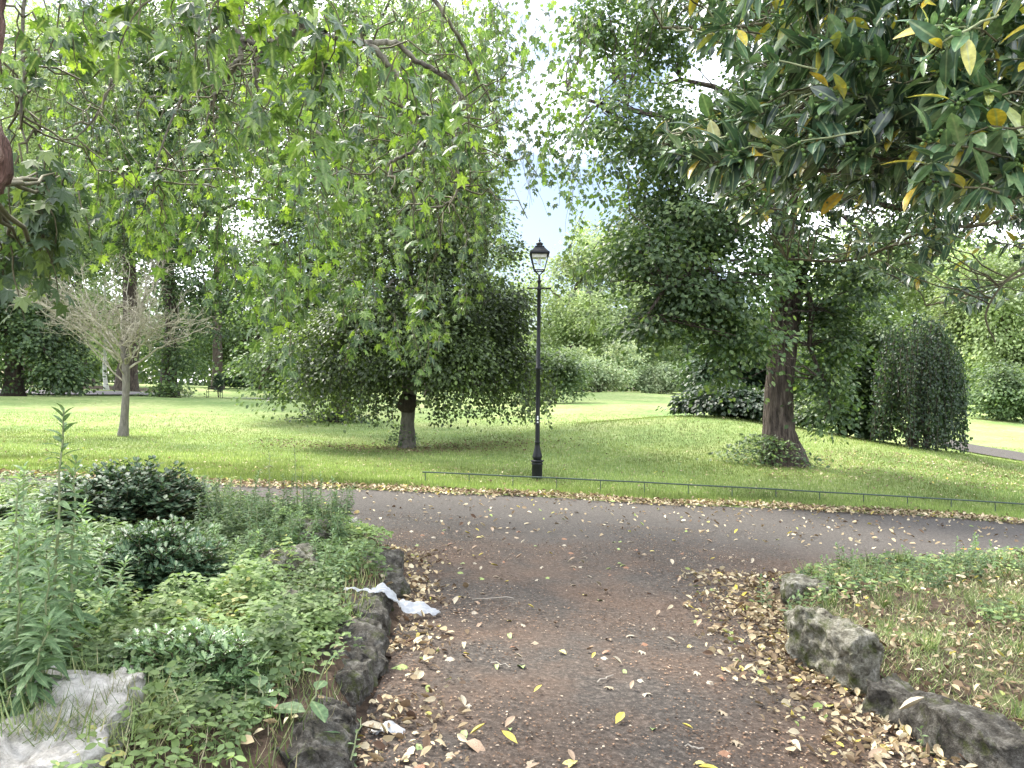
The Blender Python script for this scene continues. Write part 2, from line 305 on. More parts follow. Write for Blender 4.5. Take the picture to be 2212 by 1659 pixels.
A = np.array
def tpl(v, *fs): return A(v, float), [A(f, int) for f in fs]
T_QUAD = tpl([(0, 0, 0), (.32, .5, .06), (0, 1, -.06), (-.32, .5, .06)], [(0, 1, 2, 3)])
T_HEX = tpl([(0, 0, 0), (.36, .28, .05), (.33, .68, .03), (0, 1, -.12), (-.33, .68, .03), (-.36, .28, .05)], [(0, 1, 2, 3), (0, 3, 4, 5)])
def lance(nseg=5, wid=.2, bend=-.18, fold=.06, spiny=False, pet=.06):
    mids = []; L_ = []; R_ = []
    n = nseg*2+1 if spiny else nseg+1
    for i in range(n):
        t = i/(n-1); y = pet + (1-pet)*t; z = bend*t*t + .08*t
        wd = wid*math.sin(PI*min(1, t*.97+.02))**.75*(1-.25*t)
        zz = fold
        if spiny:
            s_ = 1.25 if i % 2 else .62; wd *= s_; zz = fold*(1.8 if i % 2 else .3)
        mids.append((0, y, z)); L_.append((-wd, y + (.04 if spiny and i % 2 else 0), z+zz*wd/wid)); R_.append((wd, y + (.04 if spiny and i % 2 else 0), z+zz*wd/wid))
    v = [(-.012, 0, 0), (.012, 0, 0)] + mids + L_ + R_
    f = []; m0 = 2; l0 = 2+n; r0 = 2+2*n
    for i in range(n-1):
        f.append((m0+i, m0+i+1, l0+i+1, l0+i)); f.append((m0+i, r0+i, r0+i+1, m0+i+1))
    f.append((0, 1, r0, l0))
    return tpl(v, f)
T_LANCE = lance(6, .2, -.22, .05)
T_OVAL = lance(4, .3, -.12, .05)
T_LONG = lance(5, .15, -.4, .03)
T_HOLLY = lance(4, .26, -.12, .08, True)
def palm():
    pts = [(-90-0, .10), (-150, .42), (-165+0, .30), (180+5, .62), (157, .36), (138, .84), (112, .46), (90, 1.0)]
    out = []
    for a_, r_ in pts: out.append((a_, r_))
    # right half mirrored
    half = [(.06, -.12), (.40, -.28), (.30, -.02), (.66, .06), (.40, .26), (.60, .66), (.24, .48), (0, .95)]
    v = [(0, .08, .03)] + [(x, y+.12, -.34*(x*x+max(0, y)**2)) for x, y in half] + [(-x, y+.12, -.34*(x*x+max(0, y)**2)) for x, y in half[:-1][::-1]]
    n = len(v)-1
    f = [(0, 1+i, 1+(i+1) % n) for i in range(n)]
    v = v + [(-.012, -.38, -.06), (.012, -.38, -.06), (.012, .02, .01), (-.012, .02, .01)]
    return A(v, float), [A(f, int), A([(n+1, n+2, n+3, n+4)], int)]
T_PALM = palm()
T_DRY = lance(4, .30, .42, .30)
T_DRY2 = lance(4, .26, -.55, .12)
T_BLADE = tpl([(-.05, 0, 0), (.05, 0, 0), (.035, .55, .08), (-.035, .55, .08), (0, 1, .34)], [(0, 1, 2, 3)], [(3, 2, 4)])
T_STAR = (T_PALM[0]*A([1, 1, 2.2]), T_PALM[1])

# ------------------------------------------------------------------ terrain
cp = []
for Y in (1, 4, 7, 10, 12.5):
    for x in (-9, -4, 0, 4, 9): cp.append((x, Y, -.045*x))
for px, py, Y in [(915, 1042, 13.95), (1500, 1074, 13.95), (2212, 1117, 13.95), (1160, 1037, 15.4), (265, 942, 22.5), (878, 968, 22.5), (735, 910, 33), (1690, 1002, 18.5),
        (0, 995, 15.5), (0, 935, 24), (0, 893, 33), (0, 857, 42), (250, 862, 42), (500, 866, 44), (150, 849, 52), (300, 846, 60), (463, 860, 65), (365, 858, 54),
        (20, 856, 47), (640, 848, 75), (500, 838, 90), (250, 828, 85), (600, 900, 34), (500, 905, 32), (1000, 884, 40), (1000, 868, 55), (1340, 848, 60), (1200, 868, 50), (1400, 882, 38),
        (1160, 930, 27), (1160, 985, 19.5), (1400, 955, 21.5), (1380, 910, 29), (1550, 902, 25), (1480, 898, 27), (1700, 921, 24.5), (1900, 958, 23), (2050, 984, 21.5), (2212, 1025, 19.5),
        (1500, 1000, 18), (1950, 1030, 17), (2212, 1065, 16.5), (2080, 975, 31), (2212, 1000, 27), (2150, 925, 45), (2212, 895, 60), (2100, 888, 65),
        (1700, 935, 34), (1850, 960, 32), (1500, 858, 60), (1560, 860, 55), (1480, 868, 48), (1000, 846, 110), (200, 830, 120), (1900, 862, 110), (1500, 848, 100)]:
    p = P(px, py, Y); cp.append((p[0], Y, p[2]))
cp += [(-60, 10, 1.6), (60, 10, -1.6), (-70, 60, 2), (80, 60, -1.5), (-100, 160, 4), (0, 170, 3.5), (110, 160, 1), (-20, -5, .9), (20, -5, -.9), (25, 18, -1.2), (-25, 18, 1.0)]
cp = A(cp)
def tps_phi(r2): return .5*r2*np.log(r2+1e-9)
XY = cp[:, :2]; n_ = len(cp)
K = tps_phi(((XY[:, None]-XY[None])**2).sum(-1)) + np.eye(n_)*.6
Q = np.hstack([np.ones((n_, 1)), XY]); AA = np.block([[K, Q], [Q.T, np.zeros((3, 3))]])
sol = np.linalg.solve(AA, np.concatenate([cp[:, 2], np.zeros(3)]))
WALL_L = A([(-.64, 1.0), (-.66, 3.4), (-.72, 4.5), (-.84, 6.2), (-1.0, 7.2), (-1.9, 8.7), (-4.0, 10.0), (-7, 10.2), (-14, 9.2)])
WALL_R = A([(3.2, 1.0), (2.6, 3.0), (2.12, 3.9), (2.02, 4.5), (2.12, 5.9), (2.35, 7.0), (3.4, 8.0), (6.0, 9.1), (14, 9.6)])
def side_dist(x, y, W):
    """signed distance to polyline, positive on the side left of its direction"""
    best = np.full(np.shape(x), 1e9); sg = np.zeros(np.shape(x))
    for (x0, y0), (x1, y1) in zip(W[:-1], W[1:]):
        dx, dy = x1-x0, y1-y0; L2 = dx*dx+dy*dy
        t = np.clip(((x-x0)*dx+(y-y0)*dy)/L2, 0, 1)
        ex = x-(x0+t*dx); ey = y-(y0+t*dy); d = np.hypot(ex, ey); s_ = np.sign(dx*(y-y0)-dy*(x-x0))
        u = d < best; best = np.where(u, d, best); sg = np.where(u, s_, sg)
    return best*sg
def sstep(a, b, v):
    t = np.clip((v-a)/(b-a), 0, 1); return t*t*(3-2*t)
def bedmask(x, y):
    L_ = sstep(.02, .22, side_dist(x, y, WALL_L))*(y < 11)
    R_ = sstep(.02, .30, -side_dist(x, y, WALL_R))*(y < 11)
    return L_, R_
def H(x, y):
    x = np.asarray(x, float); y = np.asarray(y, float); sh = x.shape
    xf = x.ravel(); yf = y.ravel(); o = np.empty(len(xf))
    for i in range(0, len(xf), 20000):
        a = xf[i:i+20000]; b = yf[i:i+20000]
        r2 = (a[:, None]-XY[None, :, 0])**2 + (b[:, None]-XY[None, :, 1])**2
        o[i:i+20000] = tps_phi(r2)@sol[:n_] + sol[n_] + sol[n_+1]*a + sol[n_+2]*b
    o += .04*np.sin(xf*.31+1)*np.sin(yf*.27)*sstep(15, 24, yf) + .02*np.sin(xf*.9+2)*np.cos(yf*.8)*sstep(14.5, 20, yf)
    L_, R_ = bedmask(xf, yf)
    fade = sstep(10.3, 8.5, yf)
    o += L_*(.07+.13*fade) + R_*(.04+.12*fade) + (L_+R_)*.025*np.sin(xf*3.1)*np.sin(yf*2.7+1)
    return o.reshape(sh)
def h1(x, y): return float(H(A([x]), A([y]))[0])
def axis(a, b, near0, near1, d, g=1.12):
    v = list(np.arange(near0, near1+1e-6, d)); s = d; c = near1
    while c < b: s *= g; c += s; v.append(c)
    s = d; c = near0
    while c > a: s *= g; c -= s; v.insert(0, c)
    return A(v)
xs = axis(-170, 170, -9, 11, .14, 1.06); ys = axis(-12, 230, 1.5, 11, .13, 1.05)
GX, GY = np.meshgrid(xs, ys); GZ = H(GX, GY)
nx, ny = len(xs), len(ys)
ii = np.arange(nx-1)[None]; jj = np.arange(ny-1)[:, None]*nx
gf = np.stack([jj+ii, jj+ii+1, jj+ii+1+nx, jj+ii+nx], -1).reshape(-1, 4)
L_, R_ = bedmask(GX.ravel(), GY.ravel())
nearm = (GY.ravel() < 9.4) & (np.abs(GX.ravel()) < 12)
dl_ = side_dist(GX.ravel(), GY.ravel(), WALL_L); dr_ = side_dist(GX.ravel(), GY.ravel(), WALL_R)
soil = np.maximum((dl_ > -.5)*(GY.ravel() < 9.9)*1.0, np.clip((dr_ < 1.2)*(dr_ > -.35)*1.0 + R_*.74, 0, 1)*nearm)
soil = np.maximum(soil, ((dl_ < 0) & (dr_ > 0) & (GY.ravel() < 9))*1.0)
def bare(px, py, Y, rx, ry, amt=.5):
    global soil
    p = P(px, py, Y); d = np.hypot((GX.ravel()-p[0])/rx, (GY.ravel()-p[1])/ry)
    soil = np.maximum(soil, amt*np.exp(-d*d))
bare(890, 968, 22.3, 2.6, 1.1, .62); bare(735, 912, 33, 1.6, 1, .5); bare(230, 835, 68, 9, 9, 1.0); bare(1720, 1005, 18.3, 1.4, .8, .4); bare(2100, 1015, 18.5, 4, 1.5, .32)
bare(330, 850, 56, 7, 4, .5); bare(1000, 990, 19.5, 2.2, .6, .3); bare(20, 856, 45, 4, 4, .6); bare(1600, 905, 27, 4, 2, .7)
gz = soil*0
ground = npmesh('lawn', np.stack([GX.ravel(), GY.ravel(), GZ.ravel()], -1), [gf], MT['ground'], None, soil, True, attr='soil')
tag(ground, kind='structure')
def strip(name, near, far, mat, nu=120, nv=12, lift=.02, wob=0.0):
    a = spline(near, 8); b = spline(far, 8)
    def res(c, n):
        d = np.concatenate([[0], np.cumsum(np.linalg.norm(np.diff(c, axis=0), axis=1))]); s_ = np.linspace(0, d[-1], n)
        return np.stack([np.interp(s_, d, c[:, k]) for k in range(2)], -1)
    a = res(a, nu); b = res(b, nu)
    if wob:
        wv = np.cumsum(NR.randn(nu))*.0; wv = np.sin(np.arange(nu)*.9)*wob + (NR.rand(nu)-.5)*wob*1.5; b[:, 1] += wv
        a[:, 1] += np.roll(wv, 7)
    t = np.linspace(0, 1, nv)[:, None, None]; G = a[None]*(1-t)+b[None]*t
    X = G[..., 0]; Yy = G[..., 1]; Z = H(X, Yy)+lift
    V = np.stack([X.ravel(), Yy.ravel(), Z.ravel()], -1); i = np.arange(nu-1)[None]; j = np.arange(nv-1)[:, None]*nu
    f = np.stack([j+i, j+i+1, j+i+1+nu, j+i+nu], -1).reshape(-1, 4)
    return tag(npmesh(name, V, [f], mat, None, None, True), kind='structure')
def edge_far(x): return np.interp(x, [-60, -20, -8, -4, .5, 5, 9, 20, 60], [9.7, 10.6, 11.4, 12.1, 12.75, 12.9, 12.85, 12.3, 10]) + .03*np.sin(x*3.1)+.03*np.sin(x*7.7)
px_ = np.concatenate([np.arange(-60, -14, .8), np.arange(-14, 14, .07), np.arange(14, 60.1, .8)]); py_ = np.arange(.8, 13.2, .07)
PX, PY = np.meshgrid(px_, py_); ef = edge_far(PX); PY = np.where((PY > ef) & (PY < ef+.1), ef, PY)
lm, rm_ = bedmask(PX.ravel(), PY.ravel()); okv = (lm < .03) & (rm_ < .03) & (PY.ravel() <= ef.ravel()+1e-6) & ((PY.ravel() > 8.5) | (np.abs(PX.ravel()) < 12))
n_x = len(px_); i_ = np.arange(n_x-1)[None]; j_ = np.arange(len(py_)-1)[:, None]*n_x; pf = np.stack([j_+i_, j_+i_+1, j_+i_+1+n_x, j_+i_+n_x], -1).reshape(-1, 4)
pf = pf[okv[pf].all(1)]; used = np.unique(pf); rem = np.zeros(len(okv), int); rem[used] = np.arange(len(used))
PV = np.stack([PX.ravel(), PY.ravel(), np.zeros(len(okv))], -1)[used]; PV[:, 2] = H(PV[:, 0], PV[:, 1])+.014
tag(npmesh('path', PV, [rem[pf]], MT['side_path'], None, None, True), kind='structure')
q = [P(a_, b_, c_)[:2] for a_, b_, c_ in [(2300, 1022, 25), (2212, 1010, 27), (2120, 990, 29.5), (2040, 968, 33), (1980, 945, 40)]]
q2 = [P(a_, b_, c_)[:2] for a_, b_, c_ in [(2300, 990, 28.5), (2212, 978, 31), (2120, 965, 34), (2040, 950, 38), (1980, 930, 46)]]
strip('right_path', q, q2, MT['cross_path'], 60, 8, .05)
q = [P(a_, b_, c_)[:2] for a_, b_, c_ in [(1440, 852, 66), (1490, 859, 58), (1530, 864, 52), (1580, 872, 47)]]
q2 = [P(a_, b_, c_)[:2] for a_, b_, c_ in [(1440, 848, 71), (1500, 854, 64), (1560, 858, 58), (1620, 864, 53)]]
strip('far_path', q, q2, MT['far_path'], 40, 6, .10)
q = [P(a_, b_, c_)[:2] for a_, b_, c_ in [(-100, 852, 48), (80, 853, 49), (250, 853, 52), (500, 859, 62), (700, 858, 66)]]
q2 = [P(a_, b_, c_)[:2] for a_, b_, c_ in [(-100, 850, 52), (80, 850, 53), (250, 850, 56), (500, 857, 65), (700, 856, 69)]]
strip('left_path', q, q2, MT['far_path'], 60, 6, .10)

# ------------------------------------------------------------------ trees
def lobe(px, py, Y, rx, ry, rz=None, wgt=1.0):
    c = P(px, py, Y); return (c, A([rx/F*Y, rz if rz else (rx+ry)/2/F*Y, ry/F*Y]), wgt)
def sample_lobes(lobes, n, shell=.5):
    w_ = A([np.prod(l[1])**(2/3)*l[2] for l in lobes]); w_ /= w_.sum()
    k = NR.choice(len(lobes), n, p=w_); c = A([l[0] for l in lobes])[k]; r = A([l[1] for l in lobes])[k]
    d = unit(NR.randn(n, 3)); rad = NR.rand(n)**(shell)
    return c + d*r*rad[:, None]*(1+.16*np.sin(d[:, 0:1]*7+c[:, 0:1])+.12*np.sin(d[:, 2:3]*9+2)), d
def crown(lobes, nclump, nleaf, size, rc, mat, parent, droop=.25, tmpl=T_HEX, shell=.42, flat=.55, weep=0.0, name='crown', svar=.5, gaps=.12, gap_size=2.6):
    C, D = sample_lobes(lobes, nclump, shell)
    sc_ = 1.0/(gap_size*rc); off_ = NR.rand(3)*50
    nv = A([noise.noise(Vector(tuple(c_*sc_+off_))) for c_ in C]); kp_ = nv > -gaps
    C = C[kp_]; D = D[kp_]; nclump = len(C)
    n = nclump*nleaf
    rcs = rc*(.6+.8*NR.rand(nclump))
    off = NR.randn(nclump, nleaf, 3)*.5; off *= rcs[:, None, None]*A([1, 1, flat])
    r2 = (off[..., 0]**2+off[..., 1]**2)/rcs[:, None]**2
    off[..., 2] -= droop*rcs[:, None]*r2
    if weep: off[..., 2] -= weep*NR.rand(nclump, nleaf)*rcs[:, None]; 
    pos = (C[:, None]+off).reshape(-1, 3)
    fwd = unit(off.reshape(-1, 3)*A([1, 1, .4]) + np.repeat(D, nleaf, 0)*.25*rc + NR.randn(n, 3)*.25*rc) + A([0, 0, -.45-.6*min(1, weep)])
    nrm = unit(A([0, 0, 1.0]) + NR.randn(n, 3)*.55 + np.repeat(D, nleaf, 0)*.45)
    gz = H(pos[:, 0], pos[:, 1]); keep = pos[:, 2] > gz+.15
    L = Leaves(); sz = size*(1-svar/2+svar*NR.rand(n))
    L.add(tmpl, pos[keep], fwd[keep], nrm[keep], sz[keep], np.clip(NR.rand(n)*.75 + np.repeat(NR.rand(nclump), nleaf)*.3 - .02, 0, 1)[keep])
    o = L.build(name, mat, parent)
    return C
def trunk_mesh(parent, pts, rad, mat, sides=16, flare=1.6, name='trunk', jit=.12):
    p = spline(pts, 6); m = len(p); r = np.interp(np.linspace(0, 1, m), np.linspace(0, 1, len(rad)), rad)
    hgt = p[:, 2]-p[0, 2]; r = r*(1+(flare-1)*np.exp(-hgt/(.9*rad[0]+.15)))
    p[0, 2] -= .12
    T = Tubes(); T.tube(p, r, sides, jit); return T.build(name, mat, parent)
def limbs(parent, trunk, centers, nmain, ntwig, r0, mat, lowfrac=.45, name='limb'):
    """trunk: polyline points; a main limb runs to each of nmain far-apart clumps, twigs to the others"""
    tr = spline(trunk, 6); ch = [int(NR.randint(len(centers)))]
    for _ in range(nmain-1):
        d = np.min(np.linalg.norm(centers[:, None]-centers[ch][None], axis=-1), axis=1); d = d*(.7+.6*NR.rand(len(d))); ch.append(int(np.argmax(d)))
    nodes = [tr[int(len(tr)*.7):]]
    for c in ch:
        e = centers[c]; hz = np.hypot(e[0]-tr[-1][0], e[1]-tr[-1][1])
        z = min(max(e[2]-hz*.55, tr[0][2]+(tr[-1][2]-tr[0][2])*lowfrac), tr[-1][2]); i = int(np.argmin(abs(tr[:, 2]-z)))
        s_ = tr[i]; ln = np.linalg.norm(e-s_); mid = (s_+e)/2 + A([0, 0, .14*ln])
        p = bez(s_, e, 9, mid=mid, wig=.035*ln); T = Tubes(); T.tube(p, r0*np.linspace(1, .16, 9)*min(1.2, .5+ln/8), 7, .1); T.build(name, mat, parent); nodes.append(p[2:])
    nodes = np.concatenate(nodes)
    if ntwig:
        T = Tubes(); k = NR.choice(len(centers), min(ntwig, len(centers)), replace=False)
        for c in k:
            e = centers[c]; d = np.linalg.norm(nodes-e, axis=1) + .5*np.maximum(0, nodes[:, 2]-e[2]); i = int(np.argmin(d)); ln = d[i]
            T.tube(bez(nodes[i], e, 6, sag=.1*ln, wig=.05*ln), r0*.16*np.linspace(1, .3, 6), 4)
        T.build('twigs', mat, parent)
def tree(name, label, cat, base, trunkpts, rad, lobes, nclump, nleaf, size, rc, lmat, bmat, nmain=8, ntwig=60, r0=None, group=None, flare=1.5, sides=14, **kw):
    """base=(px,py,Y)"""
    b = P(*base); b[2] = h1(b[0], b[1])
    root = empty(name, b, label, cat, group)
    pts = [b] + [P(*t) for t in trunkpts]
    trunk_mesh(root, pts, rad, bmat, sides, flare)
    C = crown(lobes, nclump, nleaf, size, rc, lmat, root, **kw)
    if nmain: limbs(root, pts, C, nmain, ntwig, r0 or rad[-1]*.6, bmat)
    return root
def shoots(parent, c, rx, ry, h, n, size, mat, name='basal_shoots'):
    L = Leaves(); m = n
    d = NR.randn(m, 3)*A([rx, ry, 0])*.5; z = np.abs(NR.rand(m))**.8*h*np.exp(-(d[:, 0]/rx)**2)
    pos = c + d; pos[:, 2] = H(pos[:, 0], pos[:, 1]) + .03 + z
    L.add(T_OVAL, pos, unit(NR.randn(m, 3)*A([1, 1, .4])), unit(A([0, -.3, 1])+NR.randn(m, 3)*.4), size*(.6+.8*NR.rand(m)), NR.rand(m))
    return L.build(name, mat, parent)

# the big lime on the mound
Y = 18.5
lime = tree('lime_tree', 'tall lime tree with thick leaning trunk and leafy foot shoots, right of the lamp post', 'tree', (1693, 1002, Y),
    [(1683, 930, Y), (1682, 850, Y), (1690, 760, Y), (1700, 660, Y), (1700, 600, Y), (1690, 400, Y), (1670, 150, Y), (1660, -250, Y)], [.42, .34, .32, .33, .36, .33, .28, .22, .12],
    [lobe(1480, 480, 17.5, 180, 90, 2.2), lobe(1390, 560, 16.8, 120, 60, 1.6), lobe(1310, 250, 17.0, 110, 210, 1.6, .42), lobe(1420, 330, 17.3, 120, 110, 1.8, .6), lobe(1640, 300, 18.5, 280, 240, None, .7),
     lobe(1500, 640, 16.6, 150, 50, 1.5), lobe(1580, 720, 16.6, 90, 60, 1.2), lobe(1420, 700, 16.2, 90, 34, 1.2, .8), lobe(1340, 640, 16.4, 60, 50, 1.0, .5), lobe(1600, 590, 17, 110, 90, 1.6, 1.2), lobe(1560, 800, 16.8, 60, 24, .8, .6),
     lobe(1830, 580, 18, 150, 110, None, .8), lobe(1620, -60, 18.5, 360, 220, None, .4), lobe(1420, 40, 18.0, 200, 90, None, .38), lobe(1290, 30, 17.5, 110, 60, 1.5, .35), lobe(1780, 740, 18.0, 60, 110, .8, 1.2), lobe(1785, 870, 18.0, 50, 70, .6), lobe(1950, 300, 19, 230, 240, None, .7)],
    1750, 60, .11, .5, MT['lime_leaf'], MT['bark'], 18, 480, .13, flare=1.5, sides=22, gaps=.10, droop=.5, flat=.4)
shoots(lime, P(1655, 995, 18.2), 1.0, .7, .70, 1500, .095, MT['mid_leaf'])

# dark round-headed tree in the middle of the lawn
Y = 22.5
ct = tree('round_headed_tree', 'dark dense round headed tree with slim bare trunk, left of the lamp post', 'tree', (878, 968, Y),
    [(881, 900, Y), (884, 840, Y), (880, 700, Y), (885, 450, Y), (880, 200, Y)], [.22, .19, .21, .17, .12, .05],
    [lobe(900, 640, 22.5, 235, 190, 3.0), lobe(790, 740, 22, 165, 100, 2.2), lobe(1020, 750, 22, 120, 100, 2.0), lobe(960, 740, 20.8, 120, 100, 1.4), lobe(900, 440, 22.7, 215, 170, 2.8), lobe(1110, 800, 22.5, 50, 50, 1.0), lobe(1080, 640, 22.7, 85, 120, 1.8),
     lobe(890, 280, 22.7, 165, 140, 2.4), lobe(880, 150, 22.7, 110, 80, 1.8), lobe(700, 800, 22, 70, 50, 1.2)],
    2400, 62, .10, .48, MT['beech_leaf'], MT['bark_grey'], 14, 380, .07, flare=1.35, sides=14, droop=.6)
shoots(ct, P(868, 962, 22.3), .5, .35, .7, 260, .09, MT['mid_leaf'])
T = Tubes(); T.tube(spline([P(879, 890, Y-.1), P(880, 870, Y-.12), P(882, 852, Y-.1)], 4), [.17, .25, .27, .27, .28, .27, .25, .22, .18], 12, .35); T.build('burr', MT['bark_dark'], ct)
# hanging outer sprays of the same tree
L = Leaves(); T = Tubes()
for k in range(210):
    px = NR.uniform(650, 1200); lo = 900-abs(px-900)*.02+NR.uniform(-45, 22); 
    if 850 < px < 905: continue
    yy = NR.uniform(20.2, 24); top = P(px+NR.uniform(-30, 30), lo-NR.uniform(40, 110), yy); bot = P(px, lo, yy)
    bot[2] = max(bot[2], h1(bot[0], bot[1])+.35)
    p = bez(top, bot, 7, wig=.04); T.tube(p, .006, 3)
    m = 26; t = NR.rand(m); pos = A([np.interp(t, np.linspace(0, 1, 7), p[:, q_]) for q_ in range(3)]).T + NR.randn(m, 3)*.09
    L.add(T_HEX, pos, NR.randn(m, 3)+A([0, 0, -1]), NR.randn(m, 3)*.6+A([0, 0, 1]), .10, NR.rand(m))
L.build('hanging_sprays', MT['beech_leaf'], ct); T.build('hanging_twigs', MT['bark_dark'], ct)

# tree behind it, ivy round the foot
Y = 33
t3 = tree('ivy_footed_tree', 'grey trunked tree with an ivy skirt, behind and left of the dark round headed tree', 'tree', (735, 912, Y),
    [(737, 860, Y), (735, 760, Y), (730, 600, Y), (725, 400, Y), (720, 200, Y)], [.42, .38, .36, .32, .25, .12],
    [lobe(650, 660, 33, 130, 130), lobe(720, 520, 33, 190, 160), lobe(690, 300, 33, 190, 180), lobe(640, 770, 32, 110, 80, 2.5), lobe(760, 100, 34, 170, 130)],
    1500, 48, .15, .85, MT['mid_leaf'], MT['bark'], 10, 160, .14, droop=.5)
shoots(t3, P(722, 914, 32.5), 1.6, .9, .5, 900, .13, MT['dark_leaf'], 'ivy')

# left background trees
Y = 54
t4 = tree('ivy_clad_tree', 'tall ivy clad tree with a thick dark trunk, right of the bare tree', 'tree', (365, 858, Y),
    [(366, 780, Y), (372, 680, Y), (352, 520, Y), (345, 400, Y), (350, 200, Y)], [.55, .52, .48, .5, .42, .2],
    [lobe(420, 620, 53, 110, 110), lobe(350, 470, 54, 150, 120), lobe(430, 330, 54, 170, 130), lobe(290, 250, 54, 160, 150), lobe(390, 770, 52.5, 55, 50, 1.5), lobe(440, 100, 54, 200, 140)],
    1700, 42, .21, 1.05, MT['lime_leaf'], MT['bark_dark'], 10, 140, .2, droop=.4)
shoots(t4, P(365, 860, 53), 1.7, 1.2, 1.0, 900, .2, MT['mid_leaf'], 'ivy')
tree('root_spread_tree', 'old tree with a wide ridged red brown trunk directly behind the bare tree', 'tree', (272, 850, 60),
    [(275, 800, 60), (283, 740, 60), (280, 600, 60), (270, 400, 60)], [.8, .7, .62, .5, .3],
    [lobe(240, 480, 60, 170, 110), lobe(180, 330, 60, 170, 130), lobe(240, 700, 61, 130, 60, 3), lobe(120, 160, 60, 190, 130)], 1300, 42, .23, 1.15, MT['light_leaf'], MT['bark'], 9, 120, .25, flare=1.3, droop=.4)
tree('chestnut_tree', 'dark spreading tree with drooping skirts at the left edge of the lawn', 'tree', (28, 858, 45),
    [(30, 800, 45), (25, 700, 45), (20, 500, 45)], [.48, .44, .38, .2],
    [lobe(60, 720, 45, 130, 110), lobe(-40, 640, 45, 170, 160), lobe(70, 560, 45, 110, 90), lobe(10, 430, 46, 140, 100), lobe(130, 790, 44, 60, 40, 2)], 1300, 48, .20, .95, MT['lime_leaf'], MT['bark_dark'], 9, 100, .2, droop=.7)
tree('birch_tree', 'slender white barked birch left of the wide ridged trunk', 'tree', (230, 848, 62),
    [(226, 800, 62), (228, 700, 62), (226, 600, 62)], [.17, .15, .12, .06],
    [lobe(220, 640, 63, 70, 80), lobe(200, 740, 64, 50, 40)], 160, 40, .18, .9, MT['light_leaf'], MT['bark_birch'], 4, 30, .06)
tree('shaded_bank_tree', 'dark leaning trunk tree on the bare earth bank, furthest left behind the lawn', 'tree', (182, 832, 78),
    [(176, 800, 78), (172, 740, 78), (170, 600, 78)], [.75, .6, .5, .3],
    [lobe(180, 690, 78, 120, 80), lobe(90, 500, 80, 170, 120), lobe(200, 560, 80, 130, 100)], 1000, 40, .27, 1.3, MT['mid_leaf'], MT['bark_dark'], 6, 60, .25)

# rear trees: each a thing, six leaf crowns in all
BG = [
 ('pale_leaved_tree', 'tall sunlit pale green tree behind the lamp post, nearest the sky gap', (1250, 846, 84), [(1250, 760, 84), (1245, 620, 84)], [lobe(1250, 640, 84, 130, 120), lobe(1330, 690, 80, 120, 100), lobe(1200, 750, 84, 90, 80), lobe(1300, 550, 86, 110, 80), lobe(1260, 790, 76, 120, 40)], 'light_leaf', 1500, .30),
 ('spreading_tree', 'bright spreading tree above the far bend of the path', (1440, 846, 92), [(1442, 760, 92), (1440, 620, 92)], [lobe(1420, 640, 90, 110, 110), lobe(1500, 700, 88, 110, 90), lobe(1380, 560, 94, 90, 60), lobe(1440, 770, 84, 90, 35)], 'light_leaf', 1400, .32),
 ('maple_tree', 'broad light green tree behind the bench', (560, 838, 88), [(558, 780, 88), (560, 600, 88)], [lobe(560, 690, 88, 130, 100), lobe(480, 740, 90, 100, 60), lobe(600, 790, 84, 100, 36), lobe(540, 560, 88, 90, 60)], 'mid_leaf', 1300, .30),
 ('ash_tree', 'airy pale green tree filling the upper left corner', (60, 840, 74), [(60, 600, 74), (70, 300, 74)], [lobe(60, 250, 74, 130, 150), lobe(110, 420, 74, 120, 90), lobe(200, 120, 76, 170, 110), lobe(10, 80, 74, 70, 60)], 'light_leaf', 1200, .27),
 ('sycamore_tree', 'large green tree rising behind the ivy clad tree', (470, 842, 80), [(470, 600, 80), (480, 200, 80)], [lobe(480, 220, 78, 170, 150), lobe(330, 120, 80, 180, 120), lobe(520, 80, 78, 160, 120), lobe(430, 420, 80, 80, 70)], 'light_leaf', 1500, .28),
 ('poplar_tree', 'tall narrow light tree behind the dark round headed tree', (930, 850, 70), [(930, 600, 70), (940, 200, 70)], [lobe(960, 250, 70, 130, 200), lobe(860, 100, 70, 150, 130), lobe(1010, 440, 70, 85, 150), lobe(1070, 620, 70, 70, 100), lobe(980, 60, 70, 100, 80)], 'light_leaf', 1700, .25),
 ('beech_tree', 'sunlit tree on the far lawn at the right edge', (2205, 872, 66), [(2180, 760, 66), (2185, 620, 66)], [lobe(2160, 640, 66, 130, 140), lobe(2080, 720, 70, 80, 90), lobe(2220, 780, 64, 90, 70), lobe(2100, 560, 72, 110, 70)], 'light_leaf', 1400, .27),
 ('hornbeam_tree', 'bright tree seen between the big lime and the dark weeping shrub', (1900, 870, 80), [(1900, 700, 80), (1900, 600, 80)], [lobe(1900, 560, 80, 150, 120), lobe(1820, 680, 78, 120, 90), lobe(2010, 620, 82, 100, 100)], 'light_leaf', 1100, .31),
]
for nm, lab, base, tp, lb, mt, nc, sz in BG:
    tree(nm, lab, 'tree', base, tp, [.5, .42, .25], lb, nc, 34, sz, 1.5, MT[mt], MT['bark'], 6, 50, .18, droop=.4)
